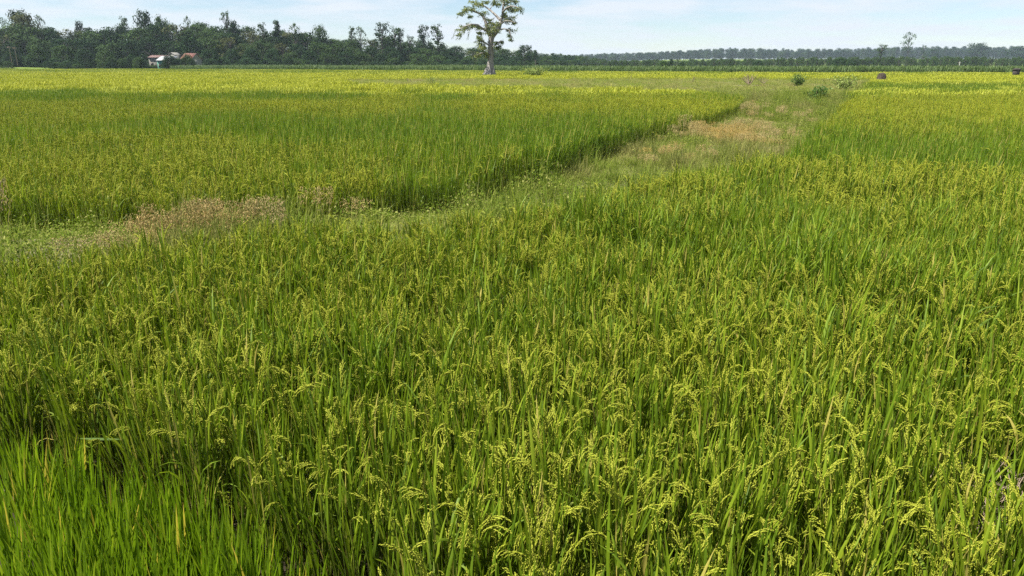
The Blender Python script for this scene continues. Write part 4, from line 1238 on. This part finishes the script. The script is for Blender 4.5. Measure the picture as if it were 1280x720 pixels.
# ------------------------------------------------------------------ foreground details
# long pale leaf lying across, broken straw stems and white flowering weed at the right
m = MB(); c0, c1 = at(100, 548, .60), at(153, 549, .60)
m2 = np.linspace(0, 1, 7)[:, None]
ln_ = c0 + (c1 - c0) * m2; wv = .006 * np.sin(np.linspace(.25, 2.9, 7))
V = np.concatenate([ln_ + np.stack([0 * wv, 0 * wv, wv], 1), ln_ + np.stack([0 * wv, -wv, -wv], 1)])
m.add(V, [[i, i + 1, i + 8, i + 7] for i in range(6)], .9)
o = m.build('loose_leaf', M['bush']); tag(o, 'single pale leaf blade lying level above the young rice edge', 'leaf')
rd = np.random.default_rng(9)
for i, (a, b) in enumerate((((1175, 647, .62), (1285, 652, .66)), ((1225, 668, .5), (1290, 645, .62)), ((1210, 665, .45), (1285, 640, .5)))):
    A_, B_ = at(*a), at(*b); m = MB()
    pth = A_ + (B_ - A_) * np.linspace(0, 1, 6)[:, None]; pth[1:-1] += rd.normal(0, .012, (4, 3))
    tube(m, pth, .0035, 5)
    o = m.build('fallen_straw', M['twig']); tag(o, ['long level dry brown stem lying across the rice at the right border', 'slanting dry brown stem below the level one at the right border', 'thin dry brown stem behind the other two at the right border'][i], 'dry stem')
lit = MB(); n = 420
b = np.stack([GAP[0] + rd.normal(0, .26, n), GAP[1] + rd.normal(0, .11, n), rd.uniform(.2, .66, n)], 1)
blades(lit, b, rd.uniform(0, 6.28, n), rd.uniform(.7, 1.6, n), rd.uniform(.08, .28, n), .004, rd.uniform(0, .8, n), 3, 1, .5)
o = lit.build('dry_litter', M['twig']); tag(o, 'tangle of dry brown stems in the gap at the right border', 'litter', kind='stuff')
def flower_weed(px, py, z, seed, label, h=.35):
    rg = np.random.default_rng(seed); top = at(px, py, z)
    e = empty('flowering_weed', (top[0], top[1], ground_z(top[0], top[1])))
    s, f, w = MB(), MB(), MB()
    for k in range(12):
        a = rg.uniform(0, 6.28); r_ = rg.uniform(.02, .14)
        tip = np.array([math.cos(a) * r_, math.sin(a) * r_, z - e.location.z - rg.uniform(0, .14)])
        tube(s, [[0, 0, 0], tip * .55, tip], [.004, .003, .0015], 4)
        q = 26; t = rg.uniform(.5, 1, (q, 1)); p = tip * t + rg.normal(0, .022, (q, 3))
        quads(f, p, rg.normal(size=(q, 3)) + np.array([0, 0, .8]), rg.uniform(.018, .04, q), .5, rg.uniform(.2, 1, q), rg)
        for j in range(2):
            c = tip + rg.normal(0, .018, 3) + np.array([0, 0, .012])
            for b in range(5):
                an = b * 1.257
                w.add([c, c + np.array([math.cos(an - .35) * .006, math.sin(an - .35) * .006, .002]), c + np.array([math.cos(an) * .010, math.sin(an) * .010, .003]), c + np.array([math.cos(an + .35) * .006, math.sin(an + .35) * .006, .002])], [[0, 1, 2, 3]], .9)
    s.build('stems', M['bush'], e); f.build('foliage', M['pale_bush'], e); w.build('flowers', M['white_petal'], e)
    tag(e, label, 'weed')
flower_weed(1268, 704, .62, 1, 'weed with tiny white flowers in the lower right corner')

# ------------------------------------------------------------------ air
hz = MB(); box(hz, (-4500, -320, -1.5), (4500, 9200, 42.0))
mh = mat_new('haze'); nt = mh.node_tree
pv = N(nt, 'ShaderNodeVolumePrincipled')
pv.inputs['Color'].default_value = (.70, .84, 1, 1)
pv.inputs['Density'].default_value = 0.00012
pv.inputs['Anisotropy'].default_value = 0.2
out = N(nt, 'ShaderNodeOutputMaterial'); L(nt, pv.outputs[0], out.inputs['Volume'])
USE_HAZE = True
if USE_HAZE:
    o = hz.build('haze', mh); tag(o, 'thin bluish haze over the far fields and woods', 'haze', kind='stuff')
